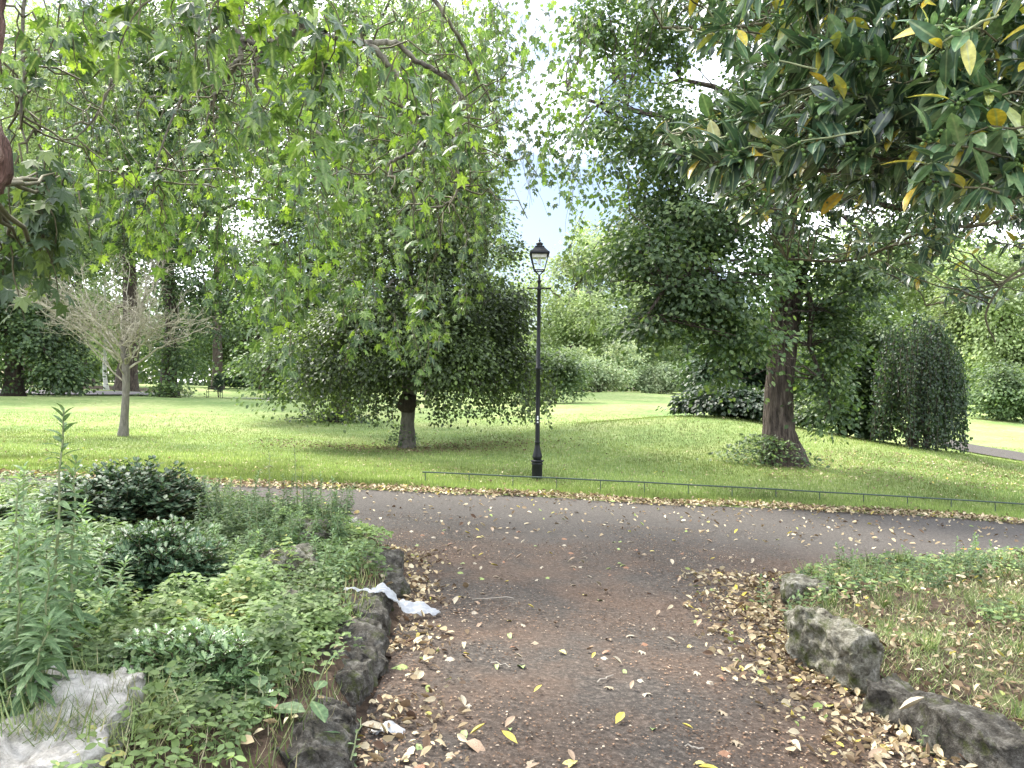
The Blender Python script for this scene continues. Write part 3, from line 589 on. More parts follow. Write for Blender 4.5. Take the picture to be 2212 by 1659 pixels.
# rear shrubs
def shrub(name, label, lobes, ncl, nl, size, rc, mat, base, nst=9, cat='shrub', stem='bark_dark', tmpl=T_HEX, group=None, rs=.03, **kw):
    b = P(*base) if len(base) == 3 and base[1] > 50 else A(base); b[2] = h1(b[0], b[1])
    root = empty(name, b, label, cat, group)
    C = crown(lobes, ncl, nl, size, rc, mat, root, name='foliage', tmpl=tmpl, **kw)
    T = Tubes()
    for k in range(nst):
        e = C[NR.randint(len(C))]; s_ = b + A([NR.uniform(-.15, .15)*rc*2, NR.uniform(-.15, .15)*rc*2, -.05]); T.tube(bez(s_, e, 6, sag=.1, wig=.03), rs*np.linspace(1, .35, 6), 5)
    T.build('stems', MT[stem], root)
    return root
shrub('laurel_shrub', 'low dark blue green shrub on the mound left of the lime trunk', [lobe(1570, 866, 26, 85, 34, 1.2), lobe(1515, 880, 26, 42, 24, .7), lobe(1620, 880, 25.5, 60, 30, 1.0)], 420, 40, .15, .4, MT['dark_leaf'], (1570, 905, 26), 10)
shrub('yew_shrub', 'tall dark evergreen shrub behind the low blue green one', [lobe(1600, 780, 29, 100, 100, 1.8), lobe(1550, 820, 28.5, 75, 70, 1.2), lobe(1640, 860, 28, 60, 50, 1.0)], 800, 44, .15, .5, MT['dark_leaf'], (1610, 905, 29), 12)
shrub('hazel_shrub', 'broad mid green shrub just right of the lime trunk', [lobe(1830, 820, 25.5, 95, 100, 1.6), lobe(1780, 890, 25, 60, 50, 1.0), lobe(1870, 900, 24.5, 60, 60, 1.0), lobe(1810, 710, 26, 95, 80, 1.3), lobe(1900, 790, 26, 70, 90, 1.2)], 1100, 44, .14, .45, MT['lime_leaf'], (1820, 945, 25.2), 14)
shrub('elder_shrub', 'yellow green shrub foliage between the broad green shrub and the weeping one', [lobe(1920, 730, 24.5, 60, 55, .9), lobe(1870, 690, 26, 50, 30, .9)], 200, 40, .14, .4, MT['mid_leaf'], (1880, 955, 25.2), 6)
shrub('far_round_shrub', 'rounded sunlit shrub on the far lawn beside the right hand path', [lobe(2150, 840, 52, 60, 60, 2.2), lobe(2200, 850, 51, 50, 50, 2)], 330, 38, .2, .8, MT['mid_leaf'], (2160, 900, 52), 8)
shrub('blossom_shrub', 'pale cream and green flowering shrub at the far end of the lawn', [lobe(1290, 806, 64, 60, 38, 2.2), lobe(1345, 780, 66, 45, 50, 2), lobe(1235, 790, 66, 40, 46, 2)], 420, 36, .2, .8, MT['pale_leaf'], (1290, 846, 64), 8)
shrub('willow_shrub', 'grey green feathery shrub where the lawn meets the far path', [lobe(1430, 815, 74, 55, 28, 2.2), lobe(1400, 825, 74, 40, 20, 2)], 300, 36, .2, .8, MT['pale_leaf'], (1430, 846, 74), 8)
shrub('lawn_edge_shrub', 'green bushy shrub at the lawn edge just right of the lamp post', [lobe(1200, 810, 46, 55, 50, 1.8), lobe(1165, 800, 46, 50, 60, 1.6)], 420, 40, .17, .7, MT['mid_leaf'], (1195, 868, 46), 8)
shrub('topiary_conifer', 'small dark egg shaped conifer standing behind the bench', [lobe(472, 826, 66, 9, 18, .42)], 240, 26, .09, .13, MT['dark_leaf'], (472, 852, 66), 4, 'conifer', flat=1.0, droop=0)
shrub('clipped_hedge', 'low dark hedge beyond the bench at the foot of the far trees', [lobe(510, 822, 86, 35, 7, 1.2)], 160, 36, .2, .6, MT['dark_leaf'], (510, 830, 86), 5, 'hedge')
# far wood closing the horizon
L = Leaves(); m = 60000
ang = NR.uniform(-80, 95, m); dep = NR.uniform(104, 135, m); z = NR.rand(m)**.8*(11+3*np.sin(ang*.21)+2*np.sin(ang*.47+1)+1.5*np.sin(ang*1.1))
hole = (np.abs(ang/dep-(1165-CX)/F) < .018) & (z > 9)
pos = np.stack([ang, dep, H(ang, dep)+z], -1)[~hole]; m = len(pos)
L.add(T_HEX, pos, NR.randn(m, 3)+A([0, 0, -.4]), NR.randn(m, 3)*.7+A([0, -.3, 1]), .75, np.clip(.5*NR.rand(m)+.4*(np.sin(pos[:, 0]*.3)*.5+.5), 0, 1))
tag(L.build('woodland', MT['mid_leaf']), 'far belt of mixed green woodland closing the park behind all the trees', 'woodland', kind='stuff')

# weeping dark shrub with hanging strands
b = P(1985, 972, 23); b[2] = h1(b[0], b[1])
wp = empty('weeping_shrub', b, 'dark weeping shrub with curtains of hanging leafy strands beside the right hand path', 'shrub')
L = Leaves(); T = Tubes()
for k in range(360):
    a_ = NR.uniform(0, 2*PI); rr = math.sqrt(NR.rand())*1.0
    cx_ = 1985+rr*math.cos(a_)*108; dy = 23+rr*math.sin(a_)*1.5
    if 1925 < cx_ < 1960 and NR.rand() < .8: continue
    if noise.noise(Vector((cx_*.045, dy*2.0, 0))) < -.12: continue
    top = 700+70*rr**2+NR.uniform(-35, 45)+ (30 if cx_ < 1900 else 0); bot = min(985, 955+(cx_-1900)*.2)+NR.uniform(-110, 8)
    if dy > 23.5: bot -= 30
    p0 = P(cx_-(cx_-1985)*.15, top, dy); p1 = P(cx_, bot, dy); p1[2] = max(p1[2], h1(p1[0], p1[1])+.05)
    p = bez(p0, p1, 8, wig=.05); T.tube(p, .008, 3)
    ln = p0[2]-p1[2]; m = int(ln*34); t = NR.rand(m)
    pos = A([np.interp(t, np.linspace(0, 1, 8), p[:, q_]) for q_ in range(3)]).T + NR.randn(m, 3)*.07
    L.add(T_HEX, pos, NR.randn(m, 3)*.6+A([0, 0, -1]), NR.randn(m, 3)*.6+A([0, -.5, .6]), .085, NR.rand(m))
L.build('foliage', MT['dark_leaf'], wp); T.build('strands', MT['bark_dark'], wp)
T = Tubes()
for k in range(5): T.tube(bez(b+A([NR.uniform(-.5, .5), NR.uniform(-.2, .4), -.05]), P(1985+NR.uniform(-70, 70), 730, 23.2), 8, wig=.12), np.linspace(.10, .03, 8), 7)
T.build('stems', MT['bark_dark'], wp)

# ------------------------------------------------------------------ bare little tree
b = P(266, 942, 22.5); b[2] = h1(b[0], b[1])
bt = empty('bare_tree', b, 'small leafless tree with pale spreading twigs on the open lawn at left', 'tree')
Y = 22.5
trp = [b, P(269, 900, Y), P(272, 850, Y), P(272, 800, Y), P(268, 770, Y), P(262, 735, Y)]
trunk_mesh(bt, trp, [.135, .11, .10, .105, .09, .06], MT['bark_grey'], 12, 1.25, jit=.08)
T = Tubes()
def grow(p, d, ln, r, lev):
    n = 5; pts = [p]; dd = d.copy()
    for i in range(n):
        dd = dd + (NR.rand(3)-.5)*.62 + A([0, 0, .03]); dd /= np.linalg.norm(dd); pts.append(pts[-1]+dd*ln/n)
    pts = A(pts); T.tube(pts, np.linspace(r, r*.6, n+1), 4 if lev < 2 else 3)
    if lev >= 3: return
    for j in range([3, 3, 2][lev]):
        i = NR.randint(1, n+1); nd = unit(pts[i]-pts[i-1]); perp = unit(np.cross(nd, unit(NR.randn(3)))); an = NR.uniform(.4, .85)
        grow(pts[i], nd*math.cos(an)+perp*math.sin(an), ln*NR.uniform(.55, .8), max(r*.7, .0055), lev+1)
fork = spline(trp, 5)
for k in range(27):
    a_ = k*2.4; el = math.asin(-.30+1.27*((k*.618) % 1)); tgt = P(222, 660, Y) + A([math.cos(a_)*3.0*math.cos(el*.9), math.sin(a_)*2.2*math.cos(el*.9), math.sin(el)*2.2])
    s_ = fork[-1-NR.randint(0, 14)]; ln = np.linalg.norm(tgt-s_); mid = s_*.5+tgt*.5 + A([0, 0, -.10*ln if el > .5 else .10*ln]); p = bez(s_, tgt, 11, mid=mid, wig=.085)
    r_ = .018+.012*(k % 3 == 0); T.tube(p, np.linspace(r_*1.2, .009, 11), 5)
    for i in range(3, 11):
        for q_ in range(2 if (i+k) % 3 == 0 else 1):
            nd = unit(p[i]-p[i-1]); perp = unit(np.cross(nd, unit(NR.randn(3)))); an = NR.uniform(.35, .9); grow(p[i], nd*math.cos(an)+perp*math.sin(an), NR.uniform(.28, .62), .009, 1 if i > 4 else 0)
T.build('branches', MT['bark_moss'], bt)

# ------------------------------------------------------------------ foreground plane tree branches overhead
b = A([-6.5, 3.0, 0]); b[2] = h1(b[0], b[1])
pl = empty('plane_tree', b, 'plane tree with crooked boughs and bright lobed leaves hanging across the upper left', 'tree')
ptr = [b, b+A([.1, .2, 3]), b+A([.5, .8, 6.5]), b+A([1.5, 2, 9.5])]
trunk_mesh(pl, ptr, [.5, .42, .36, .28], MT['bark_grey'], 16, 1.5)
LIMB = [  # photo polylines, depth, radius
 ([(560, -330, 7.5), (600, -20, 6.4), (645, 45, 6.2), (700, 76, 6.1), (760, 84, 6.1), (810, 110, 6.1), (860, 170, 6.2), (905, 240, 6.3), (950, 270, 6.4), (1000, 300, 6.5)], .036),
 ([(700, 76, 6.1), (650, 62, 6.3), (600, 88, 6.3), (560, 95, 6.4), (525, 88, 6.4), (510, 55, 6.5), (520, 0, 6.7), (530, -200, 7.2)], .034),
 ([(525, 88, 6.4), (515, 130, 6.4), (490, 165, 6.5), (470, 200, 6.5), (455, 230, 6.6)], .026),
 ([(600, 88, 6.3), (560, 120, 6.4), (552, 160, 6.4), (557, 210, 6.5), (540, 260, 6.6), (527, 300, 6.6)], .02),
 ([(780, 96, 6.1), (845, 90, 6.4), (900, 130, 6.5), (960, 165, 6.5), (992, 195, 6.5), (988, 228, 6.5), (950, 258, 6.4), (915, 262, 6.3)], .026),
 ([(950, 258, 6.4), (915, 300, 6.5), (880, 335, 6.5), (845, 350, 6.5), (850, 385, 6.5)], .02),
 ([(1000, 300, 6.5), (985, 350, 6.5), (990, 400, 6.6), (965, 440, 6.6), (900, 455, 6.7)], .014),
 ([(640, 240, 8), (690, 290, 8), (720, 340, 8), (730, 400, 8)], .022),
 ([(60, -60, 5), (48, 60, 5), (52, 160, 5), (46, 260, 5), (60, 330, 5)], .013),
 ([(420, -80, 7), (430, 60, 7), (410, 160, 7), (380, 240, 7), (345, 330, 7), (330, 420, 7)], .014),
 ([(300, -80, 7), (270, 60, 7), (240, 180, 7), (200, 260, 7), (160, 300, 7)], .014),
 ([(880, -80, 9), (960, 30, 9), (1010, 120, 9.5), (1060, 220, 10)], .03),
]
T = Tubes(); nodes = []
for pts, r in LIMB:
    p = spline([P(*q_) for q_ in pts], 6); p = p + (NR.rand(*p.shape)-.5)*r*.9
    T.tube(p, np.linspace(r, r*.5, len(p)), 8, .2); nodes.append(p)
for e in (nodes[0][0], nodes[1][-1], nodes[8][0], nodes[9][0], nodes[10][0], nodes[11][0]):
    T.tube(bez(ptr[3], e, 9, sag=.8, wig=.1), np.linspace(.13, .05, 9), 8, .15)
T.build('limb', MT['bark_limb'], pl)
nodes = np.concatenate(nodes)
L = Leaves(); T = Tubes()
def sprig(L, T, top, ln, nleaf, size, tm=T_PALM, side=0.0, tr=.005, spread=.09, lo=0.0):
    d = A([side+NR.uniform(-.35, .35), NR.uniform(-.3, .3), -1.0]); d /= np.linalg.norm(d)
    p = bez(top, top+d*ln, 7, mid=top+d*ln*.5+A([NR.uniform(-.2, .2), NR.uniform(-.2, .2), .12])*ln, wig=.03*ln)
    T.tube(p, np.linspace(tr*1.4, tr*.6, 7), 3)
    t = np.linspace(.12, 1, nleaf); pos = A([np.interp(t, np.linspace(0, 1, 7), p[:, q_]) for q_ in range(3)]).T
    a_ = NR.rand(nleaf)*2*PI; out_ = np.stack([np.cos(a_), np.sin(a_), NR.uniform(-.3, .3, nleaf)], -1)
    pos = pos + out_*spread*(size/.13)
    fwd = out_*.8 + A([0, 0, -.9]) + NR.randn(nleaf, 3)*.3
    L.add(tm, pos, fwd, unit(A([0, 0, .8])+out_*.6+NR.randn(nleaf, 3)*.35), size*(.65+.6*NR.rand(nleaf)), np.clip(lo+NR.rand(nleaf)*(1-lo), 0, 1))
REG = [  # cx, cy, rx, ry, count, depth range, sprig length m, leaf size
 (430, 180, 400, 250, 380, (8.5, 15), .7, .09), (800, 240, 290, 220, 210, (8.5, 15), .7, .09), (420, 110, 400, 150, 30, (4.2, 5.5), .4, .11),
 (900, 560, 140, 190, 34, (8, 12), .4, .08), (560, 520, 150, 160, 60, (7, 10), .45, .10), (830, 740, 150, 110, 14, (7.5, 9.5), .35, .095), (660, 620, 130, 170, 14, (7, 9), .35, .10), (690, 460, 110, 90, 26, (8, 12), .45, .085),
 (250, 440, 230, 90, 46, (7, 10), .45, .11), (960, 130, 150, 150, 130, (10, 15), .8, .10), (140, 80, 160, 110, 16, (4.5, 6.5), .4, .11),
 (980, 400, 120, 150, 44, (9, 12), .6, .09), (780, 250, 250, 180, 24, (4.6, 6.2), .4, .11)]
def plane_ok(px, py):
    # gaps where the photo shows open sky or the darker trees behind
    for gx, gy, ga, gb_, pr in ((565, 470, 70, 80, .85), (60, 200, 55, 90, .8), (790, 560, 60, 60, .6), (300, 120, 90, 50, .5), (380, 300, 50, 60, .5), (250, 600, 200, 60, .9), (120, 480, 90, 60, .8)):
        if ((px-gx)/ga)**2+((py-gy)/gb_)**2 < 1 and NR.rand() < pr: return False
    return True
for cx_, cy_, rx, ry, n, (d0, d1), ln, sz in REG:
    for k in range(n):
        a_ = NR.rand()*2*PI; r_ = math.sqrt(NR.rand()); qx = cx_+r_*rx*math.cos(a_); qy = cy_+r_*ry*math.sin(a_)
        if not plane_ok(qx, qy): continue
        sprig(L, T, P(qx, qy-45, NR.uniform(d0, d1)), ln*NR.uniform(.6, 1.4), NR.randint(7, 14), sz*NR.uniform(.75, 1.15), lo=0 if NR.rand() < .72 else .35)
# thin dangling streamers across the sky gap
for k in range(115):
    px = NR.uniform(1010, 1290); y0 = NR.uniform(-60, 560 if abs(px-1163) > 50 else 330); dd = NR.uniform(9, 12)
    sprig(L, T, P(px, y0, dd), NR.uniform(.5, 1.1), NR.randint(6, 11), NR.uniform(.07, .10), tr=.003, spread=.11)
# twigs tying sprays to the boughs
for k in range(170):
    i = NR.randint(len(nodes)); e = nodes[i]+NR.randn(3)*A([.38, .35, .28])+A([0, 0, -.18]); T.tube(bez(nodes[i], e, 7, wig=.06, sag=.12), np.linspace(.009, .004, 7), 4)
L.build('crown', MT['plane_leaf'], pl); T.build('twigs', MT['twig'], pl)

# red barked leaning stem at the left edge with dark leaves
b = A([-2.9, 2.6, 0]); b[2] = h1(b[0], b[1])
rb = empty('red_barked_tree', b, 'red brown fibrous trunk cut off by the left edge, with dark drooping leaves', 'tree')
Yb = 2.6
trunk_mesh(rb, [b, b+A([.25, 0, .8]), P(-190, 470, Yb), P(-80, 390, Yb), P(-35, 340, Yb), P(-60, 240, Yb), P(-52, 100, Yb), P(-45, -60, Yb), P(-60, -500, Yb)], [.14, .13, .11, .105, .085, .06, .07, .07, .08], MT['bark_red'], 26, 1.4, jit=.30)
L = Leaves(); T = Tubes()
for k in range(60):
    a_ = NR.rand()*2*PI; r_ = math.sqrt(NR.rand()); top = P(60+110*r_*math.cos(a_), 420+120*r_*math.sin(a_), NR.uniform(3.6, 5.2))
    sprig(L, T, top, NR.uniform(.2, .4), 11, .08, T_PALM, spread=.09)
for k in range(7): T.tube(bez(P(-45, 370, Yb), P(NR.uniform(20, 150), NR.uniform(350, 560), NR.uniform(3.6, 4.8)), 8, sag=-.08, wig=.02), np.linspace(.016, .004, 8), 5)
L.build('crown', MT['lime_leaf'], rb); T.build('twigs', MT['twig'], rb)

# ------------------------------------------------------------------ foreground evergreen, right
b = A([5.2, 3.6, 0]); b[2] = h1(b[0], b[1])
ev = empty('evergreen_tree', b, 'glossy broad leaved evergreen with yellowing leaves and green berries reaching in from the upper right', 'tree')
etr = [b, b+A([-.1, 0, 1.3]), b+A([-.3, .1, 2.6]), b+A([-.5, .2, 4.0])]
trunk_mesh(ev, etr, [.22, .19, .16, .10], MT['bark_dark'], 14, 1.4)
EL = [([(2330, 40, 3.6), (2212, 92, 3.3), (2110, 110, 3.2), (1980, 140, 3.1), (1890, 165, 3.1), (1830, 190, 3.1)], .016, 'pale'),
      ([(2100, 112, 3.2), (2000, 152, 3.0), (1930, 190, 3.0), (1850, 205, 3.0), (1780, 185, 3.0)], .009, 'pale'),
      ([(2330, 160, 3.6), (2212, 225, 3.2), (2150, 275, 3.1), (2090, 300, 3.1)], .009, 'green'),
      ([(2060, 180, 3.1), (2020, 250, 3.0), (1960, 330, 3.0), (1930, 350, 3.0)], .007, 'green'),
      ([(2330, -30, 4.4), (2000, 20, 4.2), (1750, 40, 4.0), (1560, 62, 3.9), (1430, 60, 3.8)], .014, 'twig'),
      ([(2330, 300, 4.2), (2050, 330, 3.9), (1800, 370, 3.7), (1600, 330, 3.5), (1430, 310, 3.4)], .014, 'twig'),
      ([(2330, 420, 4.8), (2150, 480, 4.6), (2000, 500, 4.6), (1850, 560, 4.6), (1700, 560, 4.5)], .013, 'twig'),
      ([(2330, 520, 5.2), (2212, 590, 5), (2090, 640, 4.8), (2000, 660, 4.8)], .010, 'twig'),
      ([(2330, 500, 4.0), (2240, 560, 3.8), (2170, 610, 3.8), (2130, 680, 3.8), (2150, 740, 3.8)], .008, 'twig')]
T = {'pale': Tubes(), 'green': Tubes(), 'twig': Tubes()}; en = []
for pts, r, kd in EL:
    p = spline([P(*q_) for q_ in pts], 6); T[kd].tube(p+(NR.rand(*p.shape)-.5)*r*.6, np.linspace(r, r*.5, len(p)), 7, .12); en.append(p)
for p in (en[0], en[2], en[4], en[5], en[6], en[7], en[8]): T['twig'].tube(bez(etr[2], p[0], 8, sag=.1, wig=.04), np.linspace(.05, .018, 8), 7)
en = np.concatenate(en)
L = Leaves(); BV = []
T_LANCE = lance(6, .18, -.22, .05)
def whorl(c, d, n, size, lo=0.0, hi=1.0, drooping=.18):
    d = d/np.linalg.norm(d); a_ = np.arange(n)*2.4+NR.rand()*6
    u = np.cross(d, A([.1, .2, 1.])); u /= np.linalg.norm(u); v = np.cross(d, u)
    back = NR.rand(n)*size*1.3
    ax = np.cos(a_)[:, None]*u+np.sin(a_)[:, None]*v
    pos = c - d*back[:, None]; fwd = ax*.9 + d*.55 + A([0, 0, -drooping]) + NR.randn(n, 3)*.2
    L.add(T_LANCE, pos, fwd, unit(A([0, -.25, 1])*1.0+NR.randn(n, 3)*.35), size*(.6+.6*NR.rand(n)), lo+NR.rand(n)*(hi-lo), .85+.5*NR.rand(n))
def eregion(px, py):
    """true inside the outline of the branch mass"""
    if py < 0 or px > 2260: return True
    lower = np.interp(px, [1200, 1330, 1420, 1520, 1600, 1700, 1800, 1900, 2050, 2150, 2260], [0, 90, 320, 390, 460, 500, 550, 590, 650, 690, 780])
    left = np.interp(py, [0, 60, 120, 200, 260, 330], [1420, 1450, 1560, 1600, 1420, 1390])
    return py < lower and px > left
tips = []
tries = 0
while len(tips) < 1150 and tries < 60000:
    tries += 1
    px = NR.uniform(1350, 2300); py = NR.uniform(-120, 790)
    if not eregion(px, py): continue
    if 1870 < px < 1960 and 425 < py < 560: continue
    if px > 2040 and py > 480 and NR.rand() < .62: continue
    if px > 1990 and py > 600 and NR.rand() < .4: continue
    if py > 430 and NR.rand() < .25: continue
    if px < 1650 and py < 260 and NR.rand() < .5: continue
    far = py > 400 or NR.rand() < .5
    Yd = NR.uniform(3.8, 5.4) if far else NR.uniform(2.7, 3.9)
    if px > 1950 and py < 420: Yd -= .35
    tips.append((P(px, py, Yd), Yd))
for c, Yd in tips:
    d = A([-.75, NR.uniform(-.6, .35), NR.uniform(-.45, .35)]); d = unit(d)
    i = int(np.argmin(np.linalg.norm(en-c, axis=1))); st = en[i] if np.linalg.norm(en[i]-c) < .45 else c-d*.25
    T['green' if Yd < 3.5 and NR.rand() < .6 else 'twig'].tube(bez(st, c, 6, wig=.012, sag=.02), np.linspace(.0045, .0025, 6), 4)
    whorl(c, d, NR.randint(9, 15), .118 if Yd < 3.3 else .10 if Yd < 3.9 else .085, 0 if NR.rand() < .6 else .4)
    if Yd < 3.8 and NR.rand() < .6:
        cc = c - d*.05
        for q_ in range(NR.randint(8, 18)): BV.append(cc+NR.randn(3)*.022)
L.build('crown', MT['evergreen_leaf'], ev, smooth=True)
T['pale'].build('pale_branch', MT['pale_twig'], ev); T['green'].build('green_twigs', MT['green_twig'], ev); T['twig'].build('twigs', MT['twig'], ev)
ico = bmesh.new(); bmesh.ops.create_icosphere(ico, subdivisions=1, radius=1); iv = A([v.co[:] for v in ico.verts]); ifc = A([[v.index for v in f.verts] for f in ico.faces]); ico.free()
BV = A(BV); m = len(BV)
bv = (BV[:, None]+iv[None]*.0075).reshape(-1, 3); bf = (np.arange(m)[:, None, None]*len(iv)+ifc[None]).reshape(-1, 3)
npmesh('berries', bv, [bf], MT['berry'], ev, None, True)
# the second, older bough of yellow-edged leaves on the near side is part of the same crown

# ------------------------------------------------------------------ lamp post
def revolve(prof, seg=20, c=(0, 0), flute=0.0):
    V = []; 
    for z, r in prof:
        for k in range(seg):
            rr = r*(1-flute*(k % 2)); V.append((c[0]+rr*math.cos(2*PI*k/seg), c[1]+rr*math.sin(2*PI*k/seg), z))
    F_ = []
    for i in range(len(prof)-1):
        for k in range(seg): F_.append((i*seg+k, i*seg+(k+1) % seg, (i+1)*seg+(k+1) % seg, (i+1)*seg+k))
    return A(V), A(F_)
def part(name, geo, mat, root, smooth=True):
    V, F_ = geo
    me = bpy.data.meshes.new(name); me.from_pydata([tuple(v) for v in V], [], [tuple(int(q_) for q_ in f) for f in F_]); me.update()
    for p_ in me.polygons: p_.use_smooth = smooth
    me.materials.append(mat); o = bpy.data.objects.new(name, me); COL.objects.link(o); o.parent = root; return o
def join(*gs):
    V = []; F_ = []; n = 0
    for v, f in gs:
        V += [tuple(q_) for q_ in v]; F_ += [tuple(int(i)+n for i in ff) for ff in f]; n += len(v)
    return V, F_
def boxg(x0, x1, y0, y1, z0, z1):
    return [(x0, y0, z0), (x1, y0, z0), (x1, y1, z0), (x0, y1, z0), (x0, y0, z1), (x1, y0, z1), (x1, y1, z1), (x0, y1, z1)], [(0, 3, 2, 1), (4, 5, 6, 7), (0, 1, 5, 4), (1, 2, 6, 5), (2, 3, 7, 6), (3, 0, 4, 7)]
def frus(z0, h0, z1, h1_):
    return [(-h0, -h0, z0), (h0, -h0, z0), (h0, h0, z0), (-h0, h0, z0), (-h1_, -h1_, z1), (h1_, -h1_, z1), (h1_, h1_, z1), (-h1_, h1_, z1)], [(0, 3, 2, 1), (4, 5, 6, 7), (0, 1, 5, 4), (1, 2, 6, 5), (2, 3, 7, 6), (3, 0, 4, 7)]
def bar(a, b_, r, seg=6):
    a = Vector(a); b_ = Vector(b_); d = (b_-a).normalized(); u = d.orthogonal().normalized(); v = d.cross(u); V = []
    for c in (a, b_):
        for k in range(seg): V.append(tuple(c+u*r*math.cos(2*PI*k/seg)+v*r*math.sin(2*PI*k/seg)))
    return V, [(k, (k+1) % seg, seg+(k+1) % seg, seg+k) for k in range(seg)] + [tuple(range(seg))[::-1], tuple(range(seg, 2*seg))]
mg, tg, og = newmat('lantern_glass')
gb = N(tg, 'ShaderNodeBsdfGlass', Roughness=.02, IOR=1.05); gb.inputs['Color'].default_value = (.93, .95, .95, 1)
trn = N(tg, 'ShaderNodeBsdfTransparent'); gl = N(tg, 'ShaderNodeBsdfGlossy', Roughness=.08); mx1 = N(tg, 'ShaderNodeMixShader'); mx1.inputs['Fac'].default_value = .12
tg.links.new(trn.outputs[0], mx1.inputs[1]); tg.links.new(gl.outputs[0], mx1.inputs[2]); tg.links.new(mx1.outputs[0], og.inputs['Surface'])
b = P(1160, 1037, 15.4); b[2] = h1(b[0], b[1])
lp = empty('lamp_post', b, 'tall black cast iron lamp post with a glazed square lantern standing behind the low rail', 'lamp post')
IR = MT['black_iron']
part('base', revolve([(-.05, .105), (.30, .105), (.31, .115), (.335, .115), (.345, .10), (.355, .10), (.36, .125), (.39, .128), (.40, .10)], 24), IR, lp)
part('pedestal', revolve([(.385, .075), (.42, .08), (.44, .095), (.47, .098), (.52, .088), (.60, .066), (.68, .052), (.74, .047), (.745, .058), (.765, .058), (.77, .042)], 24, flute=.05), IR, lp)
part('column', revolve([(.74, .047), (1.5, .045), (2.2, .043), (2.21, .06), (2.25, .06), (2.26, .041), (3.0, .039), (3.8, .037), (3.81, .048), (3.83, .052), (3.86, .04), (3.90, .028), (3.96, .032), (3.98, .045), (4.00, .045), (4.01, .028), (4.12, .022)], 20), IR, lp)
part('ladder_bar', join(bar((-.22, 0, 3.845), (.22, 0, 3.845), .017, 8), revolve([(3.825, .005), (3.83, .02), (3.86, .02), (3.865, .005)], 10, (-.225, 0)), revolve([(3.825, .005), (3.83, .02), (3.86, .02), (3.865, .005)], 10, (.225, 0))), IR, lp)
zb, zt, hb, ht_ = 4.20, 4.52, .10, .178
g = []
for sx in (-1, 1):
    for sy in (-1, 1): g.append(bar((sx*hb, sy*hb, zb), (sx*ht_, sy*ht_, zt), .011, 6)); g.append(bar((0, 0, 4.10), (sx*hb*.95, sy*hb*.95, zb), .009, 6))
for z_, hh in ((zb, hb), (zt, ht_)):
    for s_ in (-1, 1): g.append(bar((-hh, s_*hh, z_), (hh, s_*hh, z_), .013, 6)); g.append(bar((s_*hh, -hh, z_), (s_*hh, hh, z_), .013, 6))
part('lantern_frame', join(*g), IR, lp, False)
for sx, sy in ((0, -1), (0, 1), (1, 0), (-1, 0)):
    e = .003
    if sx == 0: v = [(-hb, sy*(hb-e), zb), (hb, sy*(hb-e), zb), (ht_, sy*(ht_-e), zt), (-ht_, sy*(ht_-e), zt)]
    else: v = [(sx*(hb-e), -hb, zb), (sx*(hb-e), hb, zb), (sx*(ht_-e), ht_, zt), (sx*(ht_-e), -ht_, zt)]
    part('glass_pane', (v, [(0, 1, 2, 3)]), mg, lp, False)
part('roof', join(frus(zt+.01, .20, zt+.045, .19), frus(zt+.045, .175, zt+.15, .085), frus(zt+.15, .095, zt+.165, .09), revolve([(zt+.165, .06), (zt+.20, .06), (zt+.21, .075), (zt+.225, .075), (zt+.26, .02)], 12)), IR, lp, False)
part('finial', revolve([(zt+.255, .02), (zt+.27, .012), (zt+.285, .026), (zt+.30, .012), (zt+.35, .003)], 10), IR, lp)
part('reflector', frus(zt-.07, .13, zt-.01, .15), MT['white_paint'], lp, False)
part('bulb', revolve([(zb+.12, .008), (zb+.14, .03), (zb+.20, .035), (zb+.24, .02), (zb+.26, .015)], 12), MT['white_paint'], lp)
part('photocell', revolve([(zt-.06, .02), (zt+.01, .022), (zt+.03, .008)], 10, (.20, -.02)), MT['white_paint'], lp)
for k, z_ in enumerate((1.14, 1.20, 1.25)):
    part('sticker', boxg(-.014, .014, -.0455, -.0405, z_, z_+(.045 if k == 1 else .03)), MT['white_paint'], lp, False)

# far lamp posts
def farpost(px, py, Y, top, label, cross=True):
    b = P(px, py, Y); b[2] = h1(b[0], b[1]); r = empty('lamp_post', b, label, 'lamp post', 'distant posts by the far path')
    ht = P(px, top, Y)[2]-b[2]
    part('column', revolve([(-.1, .09), (.6, .09), (.65, .05), (ht, .04)], 10), IR, r)
    if cross: part('lantern', join(frus(ht, .12, ht+.35, .2), frus(ht+.35, .24, ht+.55, .06)), IR, r, False)
farpost(1485, 866, 52, 760, 'distant slim black post beside the bend of the far path, nearer and taller one')
farpost(1531, 860, 62, 822, 'distant short dark post right of the taller one by the far path', False)

# ------------------------------------------------------------------ low rail
x0 = P(915, 1030, 13.95)[0]; b = A([x0, 13.95, h1(x0, 13.95)])
kr = empty('knee_rail', b, 'long low green metal rail on thin posts along the far edge of the path', 'rail')
npost = 22; sp = .794
T = Tubes(); pts = []
RH = .205
xs_ = [x0+.03+sp*i for i in range(npost)]; zs_ = H(A(xs_), np.full(npost, 13.95)); zl = np.polyval(np.polyfit(xs_, zs_, 2), xs_)+RH
T.tube([(x0-.02, 13.95, zl[0]+.002)]+[(x_, 13.95, z_+NR.uniform(-.004, .004)) for x_, z_ in zip(xs_, zl)], .013, 8); T.build('rail', MT['green_iron'], kr)
for x_, z_, zg in zip(xs_, zl, zs_):
    T = Tubes(); T.tube([(x_, 13.95, zg-.05), (x_+.002, 13.95, (zg+z_)/2), (x_, 13.95, z_)], .0085, 6); T.build('post', MT['green_iron'], kr)

